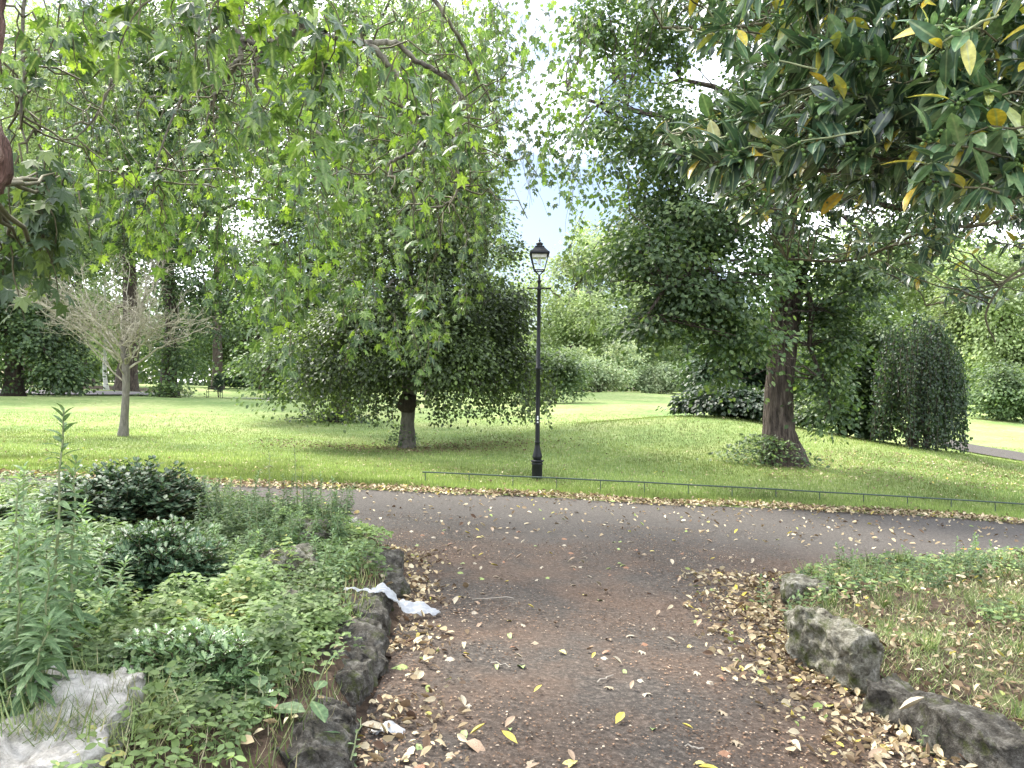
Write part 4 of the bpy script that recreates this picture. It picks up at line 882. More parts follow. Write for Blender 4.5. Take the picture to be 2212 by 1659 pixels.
# ------------------------------------------------------------------ bench
b = P(463, 861, 64); b[2] = h1(b[0], b[1])+.1
bn = empty('park_bench', b, 'dark slatted park bench beside the far path at left', 'bench')
wd = .64
for z_ in (.62, .80): part('back_slat', boxg(-wd, wd, .20, .24, z_, z_+.11), MT['wood_slat'], bn, False)
for y_ in (-.20, -.06, .08): part('seat_slat', boxg(-wd, wd, y_, y_+.11, .42, .455), MT['wood_slat'], bn, False)
for s_ in (-1, 1):
    part('end_frame', join(bar((s_*wd*.9, -.18, -.1), (s_*wd*.9, -.16, .42), .025), bar((s_*wd*.9, .24, -.1), (s_*wd*.9, .26, .92), .025), bar((s_*wd*.9, -.2, .40), (s_*wd*.9, .25, .40), .025), bar((s_*wd*.9, -.2, .6), (s_*wd*.9, .22, .62), .022), bar((s_*wd*.9, -.18, .42), (s_*wd*.9, -.18, .6), .02)), IR, bn, False)
# fallen log on the bank
b = P(160, 841, 62); b[2] = h1(b[0], b[1]); T = Tubes(); T.tube([b+A([-.9, 0, .2]), b+A([0, .05, .25]), b+A([.6, 0, .22])], [.22, .26, .22], 12, .2)
o = T.build('fallen_log', MT['bark_dark'], None, True, b); tag(o, 'short dark fallen log lying by the path at the foot of the earth bank', 'log')

# ------------------------------------------------------------------ stones
def rock(name, c, dims, rot, mat, label, seed, rough=.10, cat='stone', group=None, cuts=30, sharp=.3):
    bm = bmesh.new(); bmesh.ops.create_cube(bm, size=1); bmesh.ops.subdivide_edges(bm, edges=bm.edges[:], cuts=cuts, use_grid_fill=True)
    off = Vector((seed*3.7, seed*1.3, seed*5.1))
    for v in bm.verts:
        p = v.co.copy(); q_ = p.normalized()*.62; p = p.lerp(q_*.85, sharp)
        p = Vector((p.x*dims[0], p.y*dims[1], p.z*dims[2]))
        n1 = noise.noise_vector(p*3.0+off)*rough*1.1 + noise.noise_vector(p*8.0+off)*rough*.55 + noise.noise_vector(p*21+off)*rough*.28 + noise.noise_vector(p*50+off)*rough*.12
        v.co = p+n1
    me = bpy.data.meshes.new(name); bm.to_mesh(me); bm.free(); me.materials.append(mat)
    for p_ in me.polygons: p_.use_smooth = True
    o = bpy.data.objects.new(name, me); COL.objects.link(o); o.location = tuple(c); o.rotation_euler = rot
    tag(o, label, cat, group); return o
GL = 'stones edging the left of the side path'; GR = 'stones edging the right of the side path'
def st(x, y, z): return (x, y, h1(x, y)*0 - .045*x + z)
rock('edging_stone', st(-.82, 3.3, .02), (.34, .66, .32), (.03, .02, .1), MT['stone_dark'], 'dark rough edging stone at the bottom of the photo, left of the path', 1, .08, group=GL)
rock('edging_stone', st(-.90, 4.25, .02), (.36, 1.05, .33), (.0, .04, .05), MT['stone_dark'], 'long dark pitted edging stone left of the path, below the white plastic bag', 2, .08, group=GL)
rock('edging_stone', st(-1.0, 5.3, .02), (.34, .85, .31), (0, .03, .08), MT['stone_dark'], 'dark edging stone that the white plastic bag hangs over', 3, .07, group=GL)
rock('edging_stone', st(-1.07, 6.35, .02), (.34, .9, .34), (0, .03, .2), MT['stone_dark'], 'weathered edging stone just behind the white plastic bag', 4, .07, group=GL)
rock('edging_stone', st(-1.75, 7.9, .12), (.5, .35, .25), (0, .1, .7), MT['stone_pale'], 'small pale edging stone where the side path opens into the cross path', 5, .07, group=GL)
rock('boulder', st(-1.95, 2.95, .06), (1.05, .8, .46), (.10, -.10, .25), MT['stone_pale'], 'large pale grey boulder in the bottom left corner with straw grass over it', 6, .07, 'boulder')
rock('boulder', st(-1.62, 5.6, .24), (.36, .28, .24), (.1, .1, .4), MT['stone_mossy'], 'mossy pale stone among the weeds of the left bed', 7, .10, 'boulder')
rock('boulder', st(-1.78, 6.9, .2), (.42, .4, .28), (.1, .1, .4), MT['stone_mossy'], 'low grey stone half covered by weeds near the cross path', 8, .10, 'boulder')
rock('boulder', st(-1.5, 4.6, .18), (.36, .26, .24), (.1, -.1, .2), MT['stone_mossy'], 'flat grey stone between ivy and brambles in the left bed', 9, .09, 'boulder')
rock('edging_stone', st(1.99, 4.72, .13), (.22, .62, .52), (.10, -.22, .25), MT['stone_mossy'], 'upright mossy stone slab right of the path, the tallest of the edging', 10, .07, group=GR, sharp=.25)
rock('edging_stone', st(2.14, 5.35, .06), (.22, .60, .34), (0, -.15, .15), MT['stone_mossy'], 'stone slab leaning behind the upright mossy one', 11, .06, group=GR)
rock('edging_stone', st(2.50, 6.5, .12), (.36, .34, .24), (0, .0, -.2), MT['stone_mossy'], 'flat topped stone in the nettles at the corner of the right bed', 12, .05, group=GR)
rock('edging_stone', st(2.20, 3.85, .03), (.36, .95, .28), (0, .08, .36), MT['stone_dark'], 'long low dark slab right of the path with a pale dry leaf on it', 13, .06, group=GR)
rock('edging_stone', st(2.54, 3.0, .0), (.40, .8, .26), (0, .05, .42), MT['stone_mossy'], 'low grey slab in the bottom right corner', 14, .06, group=GR)

gx_ = NR.uniform(-1.95, -1.35, 900); gy_ = 2.75+NR.rand(900)*.6
L = Leaves(); m = 900; a_ = NR.rand(m)*6.28
L.add(T_BLADE, np.stack([gx_, gy_, H(gx_, gy_)+NR.rand(m)*.10], -1), np.stack([np.cos(a_), np.sin(a_)*.6, NR.uniform(.1, .9, m)], -1), np.stack([-np.cos(a_), -np.sin(a_), np.ones(m)], -1), NR.uniform(.08, .2, m), .35+.5*NR.rand(m), np.full(m, .4))
tag(L.build('wiry_grass', MT['rough_grass']), 'fine wiry pale grass creeping over the bottom left boulder', 'grass', kind='stuff')
# ------------------------------------------------------------------ beds: shrubs and weeds
def hollyshrub(name, label, px, py, Y, rx, ry, n, size, seed, tm=T_HOLLY, mat='holly_leaf', cat='holly bush'):
    c = P(px, py, Y); RX = rx/F*Y; RZ = ry/F*Y; b = A([c[0], c[1], 0]); b[2] = h1(c[0], c[1])
    root = empty(name, b, label, cat); L = Leaves(); T = Tubes(); R2 = np.random.RandomState(seed)
    for k in range(n):
        d = unit(R2.randn(3)*A([1, 1, .8])); d[2] = abs(d[2])*1.0-.35; rad = .55+.5*R2.rand(); e = A([c[0]+d[0]*RX*rad, c[1]+d[1]*RX*.75*rad, c[2]+d[2]*RZ*rad])
        e[2] = max(e[2], h1(e[0], e[1])+.05)
        s_ = b+A([R2.uniform(-.3, .3)*RX, R2.uniform(-.2, .2)*RX, -.02]); p = bez(s_, e, 8, wig=.015, sag=.1*RZ); T.tube(p, np.linspace(.008, .003, 8), 4)
        m = 15; t = np.linspace(.5, 1, m); pos = A([np.interp(t, np.linspace(0, 1, 8), p[:, q_]) for q_ in range(3)]).T
        a_ = np.arange(m)*2.4; dr = unit(p[-1]-p[-3]); o_ = np.stack([np.cos(a_), np.sin(a_), np.zeros(m)+.1], -1)
        L.add(tm, pos, o_+dr*.5+R2.randn(m, 3)*.15, A([0, 0, 1])+dr*.4+R2.randn(m, 3)*.3, size*(.7+.5*R2.rand(m)), np.clip(.35*t+R2.rand(m)*.65, 0, 1))
    L.build('foliage', MT[mat], root, True); T.build('stems', MT['twig'], root); return root
hollyshrub('holly_bush', 'rounded dark glossy bush at the back of the left bed beside the cross path', 282, 1070, 7.2, 185, 125, 560, .07, 1, T_OVAL)
hollyshrub('holly_bush', 'spiny dark holly in the middle of the left bed, behind the brambles', 345, 1220, 5.1, 175, 145, 520, .06, 2)
hollyshrub('holly_bush', 'bright glossy low holly nearest the camera beside the pale boulder', 410, 1450, 3.5, 185, 160, 260, .06, 3, mat='bright_holly')
hollyshrub('holly_bush', 'small dark glossy bush cut off by the left edge of the photo', 20, 1130, 6.8, 60, 70, 90, .07, 4, T_OVAL)
def weed(label, x, y, h, nleaf, size, seed, name='weed_plant', tm=T_LONG, mat='weed_leaf', lean=(0, 0), stems=1, top=.42, group=None, cat='weed'):
    R2 = np.random.RandomState(seed); b = A([x, y, h1(x, y)]); root = empty(name, b, label, cat, group); L = Leaves(); T = Tubes()
    for s_ in range(stems):
        o_ = A([R2.uniform(-.12, .12), R2.uniform(-.12, .12), 0])*(stems > 1); hh = h*(1 if s_ == 0 else R2.uniform(.55, .95))
        e = b+o_*2+A([lean[0]+R2.uniform(-.05, .05), lean[1], hh]); p = bez(b+o_-A([0, 0, .03]), e, 10, wig=.008); T.tube(p, np.linspace(.008, .003, 10)*(.6+.5*h), 5)
        m = nleaf; t = np.linspace(.08, 1, m); pos = A([np.interp(t, np.linspace(0, 1, 10), p[:, q_]) for q_ in range(3)]).T
        a_ = np.arange(m)*2.4+R2.rand(); up = np.interp(t, [0, .8, 1], [-.35, .25, 1.3]); o2 = np.stack([np.cos(a_), np.sin(a_), up], -1)
        if stems > 1: T.build('stem', MT['green_twig'], root); T = Tubes()
        L.add(tm, pos, o2+R2.randn(m, 3)*.18, A([0, 0, 1])+R2.randn(m, 3)*.25+np.stack([-np.cos(a_), -np.sin(a_), t*0], -1)*.4*t[:, None], size*(1-(1-top)*t)*(.8+.4*R2.rand(m)), np.clip(R2.rand(m)*.6+.35*t, 0, 1))
    L.build('leaves', MT[mat], root, True)
    if stems == 1: T.build('stem', MT['green_twig'], root)
    return root
# tall ones at left
for i, (px, Y, ht, nl, sz, lab) in enumerate([
    (112, 3.55, 1.22, 110, .17, 'tallest weed near the left edge, its drooping leaves against the lawn'),
    (150, 3.7, .98, 100, .16, 'tall weed directly right of the tallest one, with curling leaves'),
    (45, 3.2, .72, 84, .18, 'broad pale weed at the left edge above the boulder'),
    (90, 3.1, .62, 80, .17, 'shorter bright weed in front of the tallest one'),
    (15, 3.9, .80, 90, .17, 'weed cut off by the left edge behind the broad pale one')]):
    x = P(px, 1200, Y)[0]; weed(lab, x, Y, ht, nl, sz, 20+i)
for i, (px, Y, ht, sz, lab) in enumerate([(-10, 3.0, .62, .17, 'weed cut off at the left edge just above the boulder'), (60, 4.4, .85, .15, 'bushy weed between the left edge and the tallest weed'), (130, 4.6, .62, .14, 'bushy weed behind the tallest weed'),
    (20, 5.2, .70, .13, 'farthest of the tall weeds at the left edge'), (190, 4.2, .46, .13, 'short broad weed between the tall weeds and the spiny holly'), (75, 3.3, .50, .16, 'lowest pale weed beside the boulder')]):
    weed(lab, P(px, 1200, Y)[0], Y, ht, 80, sz, 300+i, stems=4)
GW = 'feathery weeds along the middle of the left bed'
ORD = ['leftmost', 'second', 'third', 'fourth', 'fifth', 'sixth', 'seventh', 'eighth', 'ninth', 'tenth', 'eleventh', 'twelfth', 'thirteenth', 'fourteenth', 'fifteenth', 'sixteenth', 'seventeenth', 'eighteenth', 'nineteenth', 'twentieth', 'twenty first', 'twenty second', 'twenty third', 'twenty fourth', 'twenty fifth', 'rightmost']
sp_ = []
for i in range(24):
    px = NR.uniform(430, 740); Y = NR.uniform(5.2, 8.0); x = P(px, 1200, Y)[0]
    if x > -1.25: x = -1.3-NR.rand()*.5
    sp_.append((x, Y))
sp_.sort(key=lambda q_: q_[0]/q_[1])
for i, (x, Y) in enumerate(sp_):
    weed(f'{ORD[i]} from left among the feathery light green weeds of the left bed' if i else 'leftmost of the feathery light green weeds of the left bed', x, Y, NR.uniform(.32, .66), 80, .095, 50+i, stems=4, group=GW)
weed('dark thin bushy weed against the path at the right end of the left bed', P(668, 1100, 8.0)[0], 8.0, .78, 60, .07, 90, stems=3, mat='bramble_leaf')
weed('single tall feathery stem in front of the lawn, left of the dark thin one', P(583, 1100, 7.8)[0], 7.8, .72, 50, .08, 91)
weed('pair of broad toothed leaves standing at the bottom edge beside the dark stone', P(590, 1600, 3.15)[0], 3.15, .22, 6, .20, 92, tm=T_OVAL, stems=2)
GN = 'nettles along the back of the right bed'
nt_ = []
for i in range(22):
    x = NR.uniform(2.5, 6.8); nt_.append((x, np.interp(x, [2.4, 3.4, 5, 7], [6.6, 7.6, 8.3, 8.7])-NR.uniform(0, 1.0)))
nt_.sort(key=lambda q_: q_[0]/q_[1])
for i, (x, Y) in enumerate(nt_):
    weed(f'{ORD[i]} from left among the leafy nettles behind the right bed' if i else 'leftmost of the leafy nettles behind the right bed', x, Y, NR.uniform(.14, .34), 30, .07, 120+i, tm=T_OVAL, stems=3, group=GN, name='nettle')
for i, (x, y) in enumerate([(1.98, 4.95), (1.98, 5.6), (2.1, 6.2)]):
    weed(['leafy weed at the foot of the upright mossy slab', 'leafy weed against the leaning slab by the path', 'creeping weed at the far corner of the right edging stones'][i], x, y, .26, 22, .07, 160+i, tm=T_OVAL, stems=3)
weed('small pale green seedling growing at the foot of the long low slab', 2.02, 3.75, .12, 8, .07, 170, tm=T_OVAL, stems=1)
weed('small weed in front of the dark stone at the bottom edge', -.70, 3.05, .22, 16, .05, 171, tm=T_OVAL, stems=2)
# orange poppies
for i, px in enumerate((1742*1.0+370, 1742+440, 1742+340)):
    Y = 7.6+.2*i; c = P(px, 1188, Y); root = empty('poppy', A([c[0], c[1], h1(c[0], c[1])]), ['orange flower at the right edge of the nettles', 'orange flower cut near the right edge of the photo', 'orange flower between the nettles'][i], 'flower')
    T = Tubes(); bb = A(root.location); T.tube(bez(bb, c, 5), .003, 4); T.build('stem', MT['green_twig'], root)
    L = Leaves(); a_ = np.arange(5)*1.257; L.add(T_OVAL, np.repeat(c[None], 5, 0), np.stack([np.cos(a_), np.sin(a_), a_*0+.5], -1), np.tile(A([0, 0, 1.]), (5, 1)), .035, NR.rand(5)); L.build('petals', MT['orange_petal'], root)

# ground cover masses (uncountable)
def scatter_region(n, xr, yr, ok):
    out_ = []
    while sum(len(o_) for o_ in out_) < n:
        x = NR.uniform(*xr, 4*n); y = NR.uniform(*yr, 4*n); m = ok(x, y); out_.append(np.stack([x[m], y[m]], -1))
    return np.concatenate(out_)[:n]
inL = lambda x, y: ~((x < -1.5) & (x > -2.7) & (y < 3.3)) & (side_dist(x, y, WALL_L) > .10) & (y < 9.6) & (np.abs(x/y) < .85)
inR = lambda x, y: (side_dist(x, y, WALL_R) < -.08) & (y < 9.3) & (np.abs(x/y) < .85)
def patchy(x, y, s=1.0, o_=0.0): return .5+.25*(np.sin(x*2.3*s+o_)+np.sin(y*2.9*s+1.3+o_)) + .25*np.sin((x+y)*4.1*s+2+o_)*np.sin((x-y)*3.3*s)
def rosettes(L, x, y, z, s0, s1, k3=3):
    X = np.repeat(x, k3); Yy = np.repeat(y, k3); Z = np.repeat(z, k3); m = len(X)
    a_ = np.repeat(NR.rand(len(x))*6.28, k3)+np.tile(np.arange(k3)*2.09, len(x))
    L.add(T_OVAL, np.stack([X, Yy, Z], -1), np.stack([np.cos(a_), np.sin(a_), NR.uniform(-.5, .3, m)], -1), np.tile(A([0, -.2, 1.]), (m, 1))+NR.randn(m, 3)*.38, np.repeat(NR.uniform(s0, s1, len(x)), k3), np.clip(np.repeat(patchy(x, y, 1.5, 1)*.5+.2*NR.rand(len(x)), k3)+NR.rand(m)*.4, 0, 1))
L = Leaves(); xy = scatter_region(11500, (-9, -.6), (2.4, 9.6), lambda x, y: inL(x, y) & (patchy(x, y) + .5*(side_dist(x, y, WALL_L) > .35) > NR.rand(len(x))*.9+.25))
x, y = xy.T; rosettes(L, x, y, H(x, y)+.02+.10*NR.rand(len(x)), .022, .05)
mo = np.concatenate([scatter_region(150, (-7, -1.1), (2.7, 9.2), lambda x, y: inL(x, y) & (side_dist(x, y, WALL_L) > .22)), scatter_region(34, (-2.0, -1.0), (2.9, 4.9), lambda x, y: inL(x, y) & (side_dist(x, y, WALL_L) > .38))])
T = Tubes()
for cx_, cy_ in mo:
    R_m = NR.uniform(.14, .34); h_m = NR.uniform(.10, .34); n = int(60+900*R_m*R_m); a_ = NR.rand(n)*6.28; q_ = np.sqrt(NR.rand(n))
    xx = cx_+R_m*q_*np.cos(a_); yy = cy_+R_m*q_*np.sin(a_); zz = h1(cx_, cy_)+h_m*(1-q_**2)*(.55+.5*NR.rand(n))+.03
    kq = (side_dist(xx, yy, WALL_L) > .05); rosettes(L, xx[kq], yy[kq], zz[kq], .02, .048 if NR.rand() < .7 else .062)
tag(L.build('brambles', MT['bramble_leaf'], None, True), 'brambles and creeping weeds covering the soil of the left bed', 'ground cover', kind='stuff')
L = Leaves(); xy = scatter_region(5200, (1.8, 8), (2.6, 9.2), lambda x, y: inR(x, y) & (patchy(x, y, .8) + .9*(y > np.interp(x, [2.4, 3.4, 5, 7], [5.9, 6.7, 7.5, 7.9])) > .8))
x, y = xy.T; m = len(x); a_ = NR.rand(m)*6.28
L.add(T_OVAL, np.stack([x, y, H(x, y)+NR.rand(m)*.09], -1), np.stack([np.cos(a_), np.sin(a_), NR.uniform(-.2, .4, m)], -1), np.tile(A([0, -.25, 1.]), (m, 1))+NR.randn(m, 3)*.25, NR.uniform(.03, .065, m), NR.rand(m))
tag(L.build('creeping_weeds', MT['bramble_leaf'], None, True), 'small creeping weeds spreading over the right bed', 'ground cover', kind='stuff')
def grass(name, label, xy, hmin, hmax, mat='grass_blade', bend=.5, rlo=0, rhi=1, wmul=1.0):
    L = Leaves(); x, y = xy.T; m = len(x); a_ = NR.rand(m)*6.28; hh = NR.uniform(hmin, hmax, m)
    L.add(T_BLADE, np.stack([x, y, H(x, y)-.003], -1), np.stack([np.cos(a_)*bend, np.sin(a_)*bend, np.ones(m)], -1)+NR.randn(m, 3)*.12, np.stack([-np.sin(a_), np.cos(a_), np.zeros(m)+.001], -1)*.0+np.stack([-np.cos(a_), -np.sin(a_), np.full(m, bend)], -1), hh, rlo+NR.rand(m)*(rhi-rlo), np.full(m, wmul))
    return tag(L.build(name, MT[mat]), label, 'grass', kind='stuff')
grass('bed_grass', 'matted green and straw grass covering the right bed', scatter_region(30000, (1.8, 8), (2.6, 9.0), lambda x, y: inR(x, y) & (patchy(x, y, 1.1, 3)+.3 > NR.rand(len(x))*.85)), .035, .10, 'rough_grass', bend=2.4, wmul=.6)
grass('left_bed_grass', 'fine pale grass growing between the weeds of the left bed', scatter_region(9000, (-8, -.7), (2.6, 9.4), lambda x, y: inL(x, y) & (patchy(x, y, .9, 5) > .55)), .05, .15, 'rough_grass', bend=1.0, wmul=.5)
tc_ = scatter_region(70, (1.9, 7), (2.7, 8.3), lambda x, y: inR(x, y) & (side_dist(x, y, WALL_R) < -.18)); tx = np.repeat(tc_, 40, 0)+NR.randn(70*40, 2)*.03
grass('grass_tufts', 'arching pale green grass tufts on the right bed', tx, .08, .19, 'rough_grass', bend=1.2, wmul=.45, rhi=.8)
# lawn blades near enough to be seen, thinning with distance
t_ = NR.rand(330000); yy = 13.3+ (1/(1-t_*.62)-1)*13.0; xx = NR.uniform(-.75, .75, len(yy))*yy
grass('lawn_grass', 'short mown lawn grass beyond the path', np.stack([xx, yy], -1)[yy < 40], .035, .075, bend=.7, wmul=1.7)
xx = NR.uniform(-11, 11, 26000); yf = np.interp(xx, [-8, -4, .5, 5, 9], [11.4, 12.1, 12.75, 12.9, 12.85]); yy = yf+.25+np.abs(NR.randn(len(xx)))*.5
grass('verge_grass', 'rougher longer grass under the low rail', np.stack([xx, yy], -1), .05, .13, bend=.6, wmul=1.3, rhi=.8)

# ------------------------------------------------------------------ leaf litter
L = Leaves()
def litter(xy, smin, smax, tm=None, lift=.012, rl=None, pile=0.0, up=.35):
    x, y = xy.T; m = len(x); a_ = NR.rand(m)*6.28
    z = H(x, y)+lift+NR.rand(m)*pile; r_ = NR.rand(m) if rl is None else rl
    L.add(tm or (T_DRY if NR.rand() < .5 else T_DRY2), np.stack([x, y, z], -1), np.stack([np.cos(a_), np.sin(a_), NR.randn(m)*up*.4], -1), np.tile(A([0, 0, 1.]), (m, 1))+NR.randn(m, 3)*up, smin+(smax-smin)*NR.rand(m)**1.5, r_)
for tm in (T_DRY, T_DRY2, T_HEX):
    xx = NR.uniform(-11, 11, 3600); yf = np.interp(xx, [-8, -4, .5, 5, 9], [11.4, 12.1, 12.75, 12.9, 12.85]); litter(np.stack([xx, yf+.10+NR.randn(len(xx))*.17+ .10*np.sin(xx*2)], -1), .035, .085, tm, .03, pile=.04)
    def band(W, n, lo, hi, side, y0, y1):
        x = NR.uniform(-3, 5, n*30); y = NR.uniform(y0, y1, n*30); d = side*side_dist(x, y, W); m = (d > lo) & (d < hi) & (NR.rand(len(x)) < np.exp(-(d-lo)/(.38*(hi-lo)))) & (patchy(x, y, 1.7, 1) > NR.rand(len(x))*.9); return np.stack([x[m], y[m]], -1)[:n]
    litter(band(WALL_L, 1150, .0, .5, -1, 2.6, 7.8), .02, .07, tm, .02, pile=.035, up=.55)
    litter(band(WALL_R, 1350, .0, .85, 1, 2.6, 7.6), .02, .07, tm, .02, pile=.035, up=.55)
    litter(scatter_region(800, (1.8, 7), (2.7, 8.5), lambda x, y: inR(x, y) & (patchy(x, y, 1.3, 6) > NR.rand(len(x))*.9)), .02, .06, tm, .02, pile=.05, up=.6)
    litter(scatter_region(350, (-6, -.6), (2.7, 8.5), inL), .03, .065, tm, .02, pile=.03)
    litter(np.stack([NR.uniform(-9, 9, 330), NR.uniform(9.3, 12.8, 330)], -1), .04, .085, tm, .03)
    xx = NR.uniform(-.7, .7, 1500); yy = 14+NR.rand(1500)**1.3*26; litter(np.stack([xx*yy, yy], -1), .03, .07, tm, .04)
    xx = NR.randn(500)*2.2+P(890, 968, 22.3)[0]; yy = 22.2+NR.randn(500)*.8; litter(np.stack([xx, yy], -1), .05, .09, tm, .03, rl=NR.rand(500)*.35)
    xx = NR.uniform(5.5, 13, 700); yy = 16.3+NR.rand(700)*4; litter(np.stack([xx, yy], -1), .03, .07, tm, .04)
tag(L.build('leaf_litter', MT['dry_leaf'], None, True), 'drifts of dry tan leaves along the path edges, the beds and the lawn', 'fallen leaves', kind='stuff')
L = Leaves(); n = 110000; yy = 2.6+NR.rand(n)**1.25*7.6; xx = NR.uniform(-2.4, 3.2, n)
onp = (side_dist(xx, yy, WALL_L) < 0) & (side_dist(xx, yy, WALL_R) > 0); dens = patchy(xx, yy, .9, 4)*.7+.5*np.exp(-np.abs(side_dist(xx, yy, WALL_R))/.5)+.4*np.exp(-np.abs(side_dist(xx, yy, WALL_L))/.4)
kp = onp & (dens > NR.rand(n)*1.1); xx = xx[kp]; yy = yy[kp]; m = len(xx); a_ = NR.rand(m)*6.28
L.add(T_QUAD, np.stack([xx, yy, H(xx, yy)+.022], -1), np.stack([np.cos(a_), np.sin(a_), a_*0+.1], -1), np.tile(A([0, 0, 1.]), (m, 1))+NR.randn(m, 3)*.25, NR.uniform(.006, .022, m), NR.rand(m))
tag(L.build('path_debris', MT['crumb']), 'fine brown crumbs of seed husks and bark scattered on the side path', 'debris', kind='stuff')
# leaves one can count: single objects, shared meshes
def leafmesh(name, tm, col, rough=.6):
    m, t, o = newmat(name+'_mat'); b_ = N(t, 'ShaderNodeBsdfPrincipled', Roughness=rough)
    g = N(t, 'ShaderNodeTexCoord'); n = N(t, 'ShaderNodeTexNoise', Scale=30.0, Detail=4.0); t.links.new(g.outputs['Object'], n.inputs['Vector'])
    r = ramp(t, [(.3, tuple(.6*c for c in col)), (.7, tuple(min(1, 1.15*c) for c in col))]); t.links.new(n.outputs['Fac'], r.inputs['Fac']); t.links.new(r.outputs['Color'], b_.inputs['Base Color'])
    t.links.new(b_.outputs['BSDF'], o.inputs['Surface'])
    me = bpy.data.meshes.new(name); fs = [tuple(int(i) for i in f) for tf in tm[1] for f in tf]; me.from_pydata([tuple(v) for v in tm[0]], [], fs); me.update()
    for p_ in me.polygons: p_.use_smooth = True
    me.materials.append(m); return me
KIN = {'yellow': [leafmesh('leaf_a', lance(4, .24, .30, .22), (.56, .46, .08)), leafmesh('leaf_b', lance(4, .28, -.3, .10), (.58, .49, .16))],
       'tan': [leafmesh('leaf_c', T_DRY, (.36, .26, .17)), leafmesh('leaf_d', T_DRY2, (.32, .22, .14)), leafmesh('leaf_e', T_STAR, (.34, .27, .18))],
       'pale': [leafmesh('leaf_f', T_STAR, (.38, .33, .25)), leafmesh('leaf_g', T_DRY, (.44, .38, .27))],
       'brown': [leafmesh('leaf_h', T_STAR, (.26, .13, .07)), leafmesh('leaf_i', T_DRY2, (.30, .15, .08))],
       'green': [leafmesh('leaf_j', T_STAR, (.26, .34, .10)), leafmesh('leaf_k', T_DRY2, (.30, .40, .14))]}
def putleaf(x, y, kind, size, label, group, z=None):
    me = RND.choice(KIN[kind]) if z is None else KIN['pale'][1]; o = bpy.data.objects.new('fallen_leaf', me); COL.objects.link(o)
    o.location = (x, y, (h1(x, y)+.026 if z is None else z)); o.rotation_euler = (RND.uniform(-.2, .2), RND.uniform(-.2, .2), RND.uniform(0, 6.28)); o.scale = (size, size, size)
    tag(o, label, 'leaf', group)
kinds = ['yellow']*5+['tan']*9+['pale']*5+['brown']*4+['green']*3
bins = {}; cnt = 0
while cnt < 250:
    y = 2.75+RND.random()**1.2*6.6; x = RND.uniform(-1.2, 2.6)
    dl = -float(side_dist(A([x]), A([y]), WALL_L)[0]); dr = float(side_dist(A([x]), A([y]), WALL_R)[0])
    if dl < .12 or dr < .12: continue
    k = RND.choice(kinds); f = dl/(dl+dr)
    where = 'by the left stones' if f < .2 else 'left of centre' if f < .42 else 'mid path' if f < .58 else 'right of centre' if f < .8 else 'by the right stones'
    dep = 'at the bottom edge' if y < 3.4 else 'level with the long low slab' if y < 4.3 else 'level with the upright slab' if y < 5.1 else 'level with the plastic bag' if y < 6 else 'level with the flat topped stone' if y < 7.2 else 'where the paths meet'
    bins.setdefault((k, where, dep), []).append((y, x)); cnt += 1
for (k, where, dep), lst in bins.items():
    lst.sort()
    for i, (y, x) in enumerate(lst):
        pre = '' if len(lst) == 1 else ['nearest ', 'second nearest ', 'third nearest ', 'fourth nearest ', 'fifth nearest ', 'sixth nearest ', 'seventh nearest ', 'eighth nearest ', 'ninth nearest ', 'tenth nearest ', 'eleventh nearest ', 'twelfth nearest ', 'thirteenth nearest '][min(i, 12)]
        putleaf(x, y, k, RND.uniform(.045, .08), f'{pre}{k} leaf on path {where}, {dep}', 'loose leaves on the side path')
for px, py, k, s_, lab in [(1248, 1640, 'yellow', .10, 'pale yellow leaf standing on its stalk at the bottom edge of the path'), (1118, 1610, 'yellow', .09, 'upright yellow leaf on a tan one near the bottom edge'), (1005, 1612, 'tan', .13, 'large curled tan leaf at the bottom left of the path'),
        (1560, 1642, 'yellow', .10, 'boat shaped yellow leaf at the bottom of the path, right of centre'), (1130, 1447, 'green', .10, 'light green leaf in the middle of the side path'), (1850, 1560, 'yellow', .10, 'bright yellow leaf in the drift below the right slabs'), (865, 1455, 'green', .15, 'big pale green lobed leaf at the foot of the left stones'),
        (1330, 1555, 'yellow', .10, 'curved pale yellow leaf right of the path centre'), (1292, 1290, 'green', .10, 'green leaf standing up on the far half of the side path'), (840, 1598, 'pale', .12, 'whitish papery leaf in the drift by the left stones')]:
    Y = 1.6/((py-862)/F); c = P(px, py, Y); putleaf(c[0], c[1], k, s_, lab, None)
for px, py, lab in [(575, 1545, 'rust brown dry leaf on the soil of the left bed near the dark stone'), (385, 1600, 'yellow blotched leaf hanging in the near holly')]:
    Y = 3.3; c = P(px, py, Y); putleaf(c[0], c[1], 'brown' if px > 500 else 'yellow', .13, lab, None)
c = P(1930, 1552, 3.75); putleaf(c[0]+.05, c[1]+.05, 'tan', .12, 'large pale dry leaf resting on the long low slab', None, -.045*c[0]+.185)
# twigs on the path
for i, (a_, b_, lab) in enumerate([((1020, 1305), (1110, 1298), 'thin pale twig lying across the middle of the side path'), ((1060, 1440), (1100, 1448), 'short twig near the light green leaf'), ((1290, 1470), (1325, 1452), 'forked twig right of the path centre'), ((1480, 1597), (1520, 1600), 'dark twig near the bottom right of the path')]):
    pa = P(a_[0], a_[1], 1.6/((a_[1]-862)/F)); pb = P(b_[0], b_[1], 1.6/((b_[1]-862)/F)); T = Tubes()
    pa[2] = h1(pa[0], pa[1])+.03; pb[2] = h1(pb[0], pb[1])+.03; T.tube(bez(pa, pb, 7, wig=.012, sag=.01), .004, 5); tag(T.build('twig', MT['pale_twig'], None, True, pa), lab, 'twig')

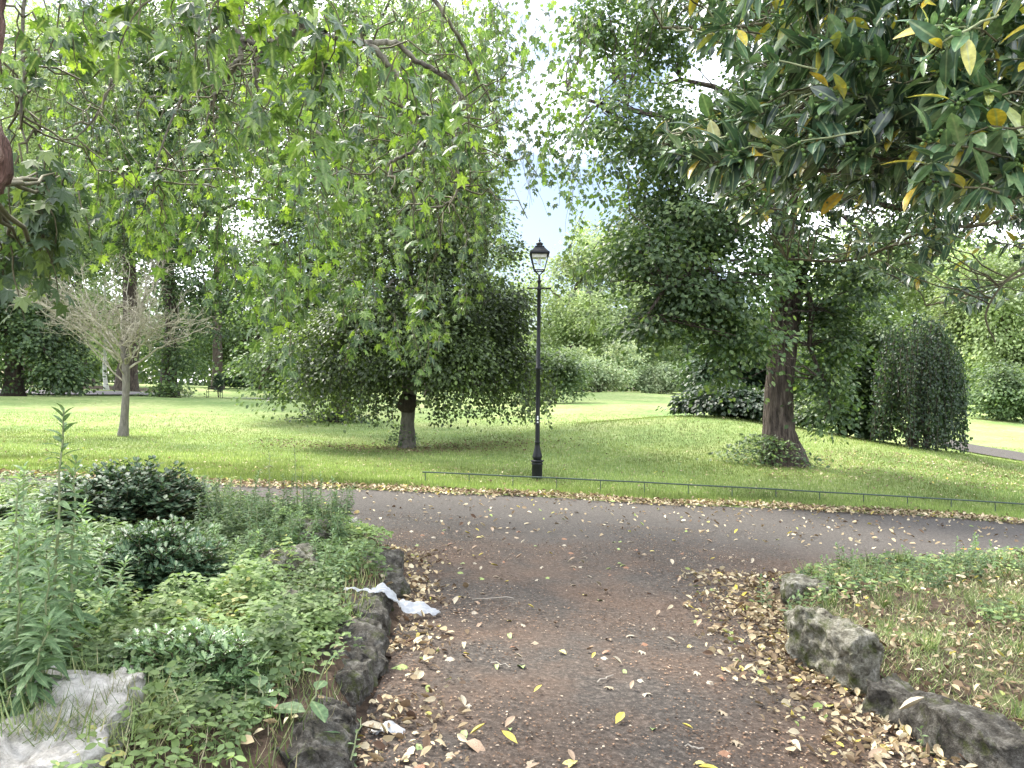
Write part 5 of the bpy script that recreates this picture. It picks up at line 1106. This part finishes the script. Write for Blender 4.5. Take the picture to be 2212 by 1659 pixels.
# ------------------------------------------------------------------ plastic bag
mb, tb, ob = newmat('bag_film'); pb_ = N(tb, 'ShaderNodeBsdfPrincipled', Roughness=.35); pb_.inputs['Base Color'].default_value = (.52, .54, .56, 1)
tl = N(tb, 'ShaderNodeBsdfTranslucent'); tl.inputs['Color'].default_value = (.6, .62, .64, 1); mq = N(tb, 'ShaderNodeMixShader'); mq.inputs['Fac'].default_value = .35
tb.links.new(pb_.outputs[0], mq.inputs[1]); tb.links.new(tl.outputs[0], mq.inputs[2]); tb.links.new(mq.outputs[0], ob.inputs['Surface'])
def ribbon(name, pts, wid, mat, root, nv=9, crump=.02, seed=1):
    p = spline(pts, 8); m = len(p); wd_ = np.interp(np.linspace(0, 1, m), np.linspace(0, 1, len(wid)), wid)
    tan = unit(np.gradient(p, axis=0)); side = unit(np.cross(tan, A([0, -.5, 1.]))); V = []
    for i in range(m):
        for k in range(nv):
            s_ = (k/(nv-1)-.5)*2; q_ = p[i]+side[i]*s_*wd_[i]; nn = noise.noise_vector(Vector(q_*14)+Vector((seed, 0, 0)))*.7 + noise.noise_vector(Vector(q_*34)+Vector((seed, 3, 0)))*.55
            q_ = q_ + A(nn)*crump + A([0, 0, 1])*(abs(math.sin(s_*5+i*.35))*crump*.9); V.append(q_)
    i = np.arange(m-1)[:, None]*nv; j = np.arange(nv-1)[None]; f = np.stack([i+j, i+j+1, i+nv+j+1, i+nv+j], -1).reshape(-1, 4)
    o = npmesh(name, A(V), [f], mat, root, None, True)
    return o
b = P(880, 1330, 5.8); b[2] = h1(b[0], b[1])
bag = empty('plastic_bag', b, 'crumpled white plastic bag draped off the left edging stones onto the path', 'plastic bag')
g0 = lambda px, py, Y, z=None: P(px, py, Y)
def wz(x, y, z): return A([x, y, z-.045*x])
ribbon('bag_body', [wz(-.93, 5.25, .235), wz(-.87, 5.28, .25), wz(-.80, 5.33, .19), wz(-.75, 5.40, .10), wz(-.64, 5.47, .075), wz(-.55, 5.53, .05), wz(-.50, 5.58, .03)], [.02, .04, .045, .075, .075, .045, .01], mb, bag, 21, .020, 2)
ribbon('bag_handle', [wz(-1.12, 5.22, .25), wz(-1.06, 5.2, .26), wz(-1.0, 5.22, .245), wz(-.92, 5.25, .24)], [.006, .010, .010, .02], mb, bag, 5, .012, 5)
c = P(835, 1600, 3.6); 
wr = empty('clear_wrapper', A([c[0], c[1], h1(c[0], c[1])]), 'small crumpled clear plastic wrapper in the leaf drift at the bottom left of the path', 'wrapper')
ribbon('wrapper_film', [c+A([-.08, .02, .03]), c+A([0, 0, .05]), c+A([.08, -.01, .03])], [.02, .035, .02], mb, wr, 9, .02, 9)
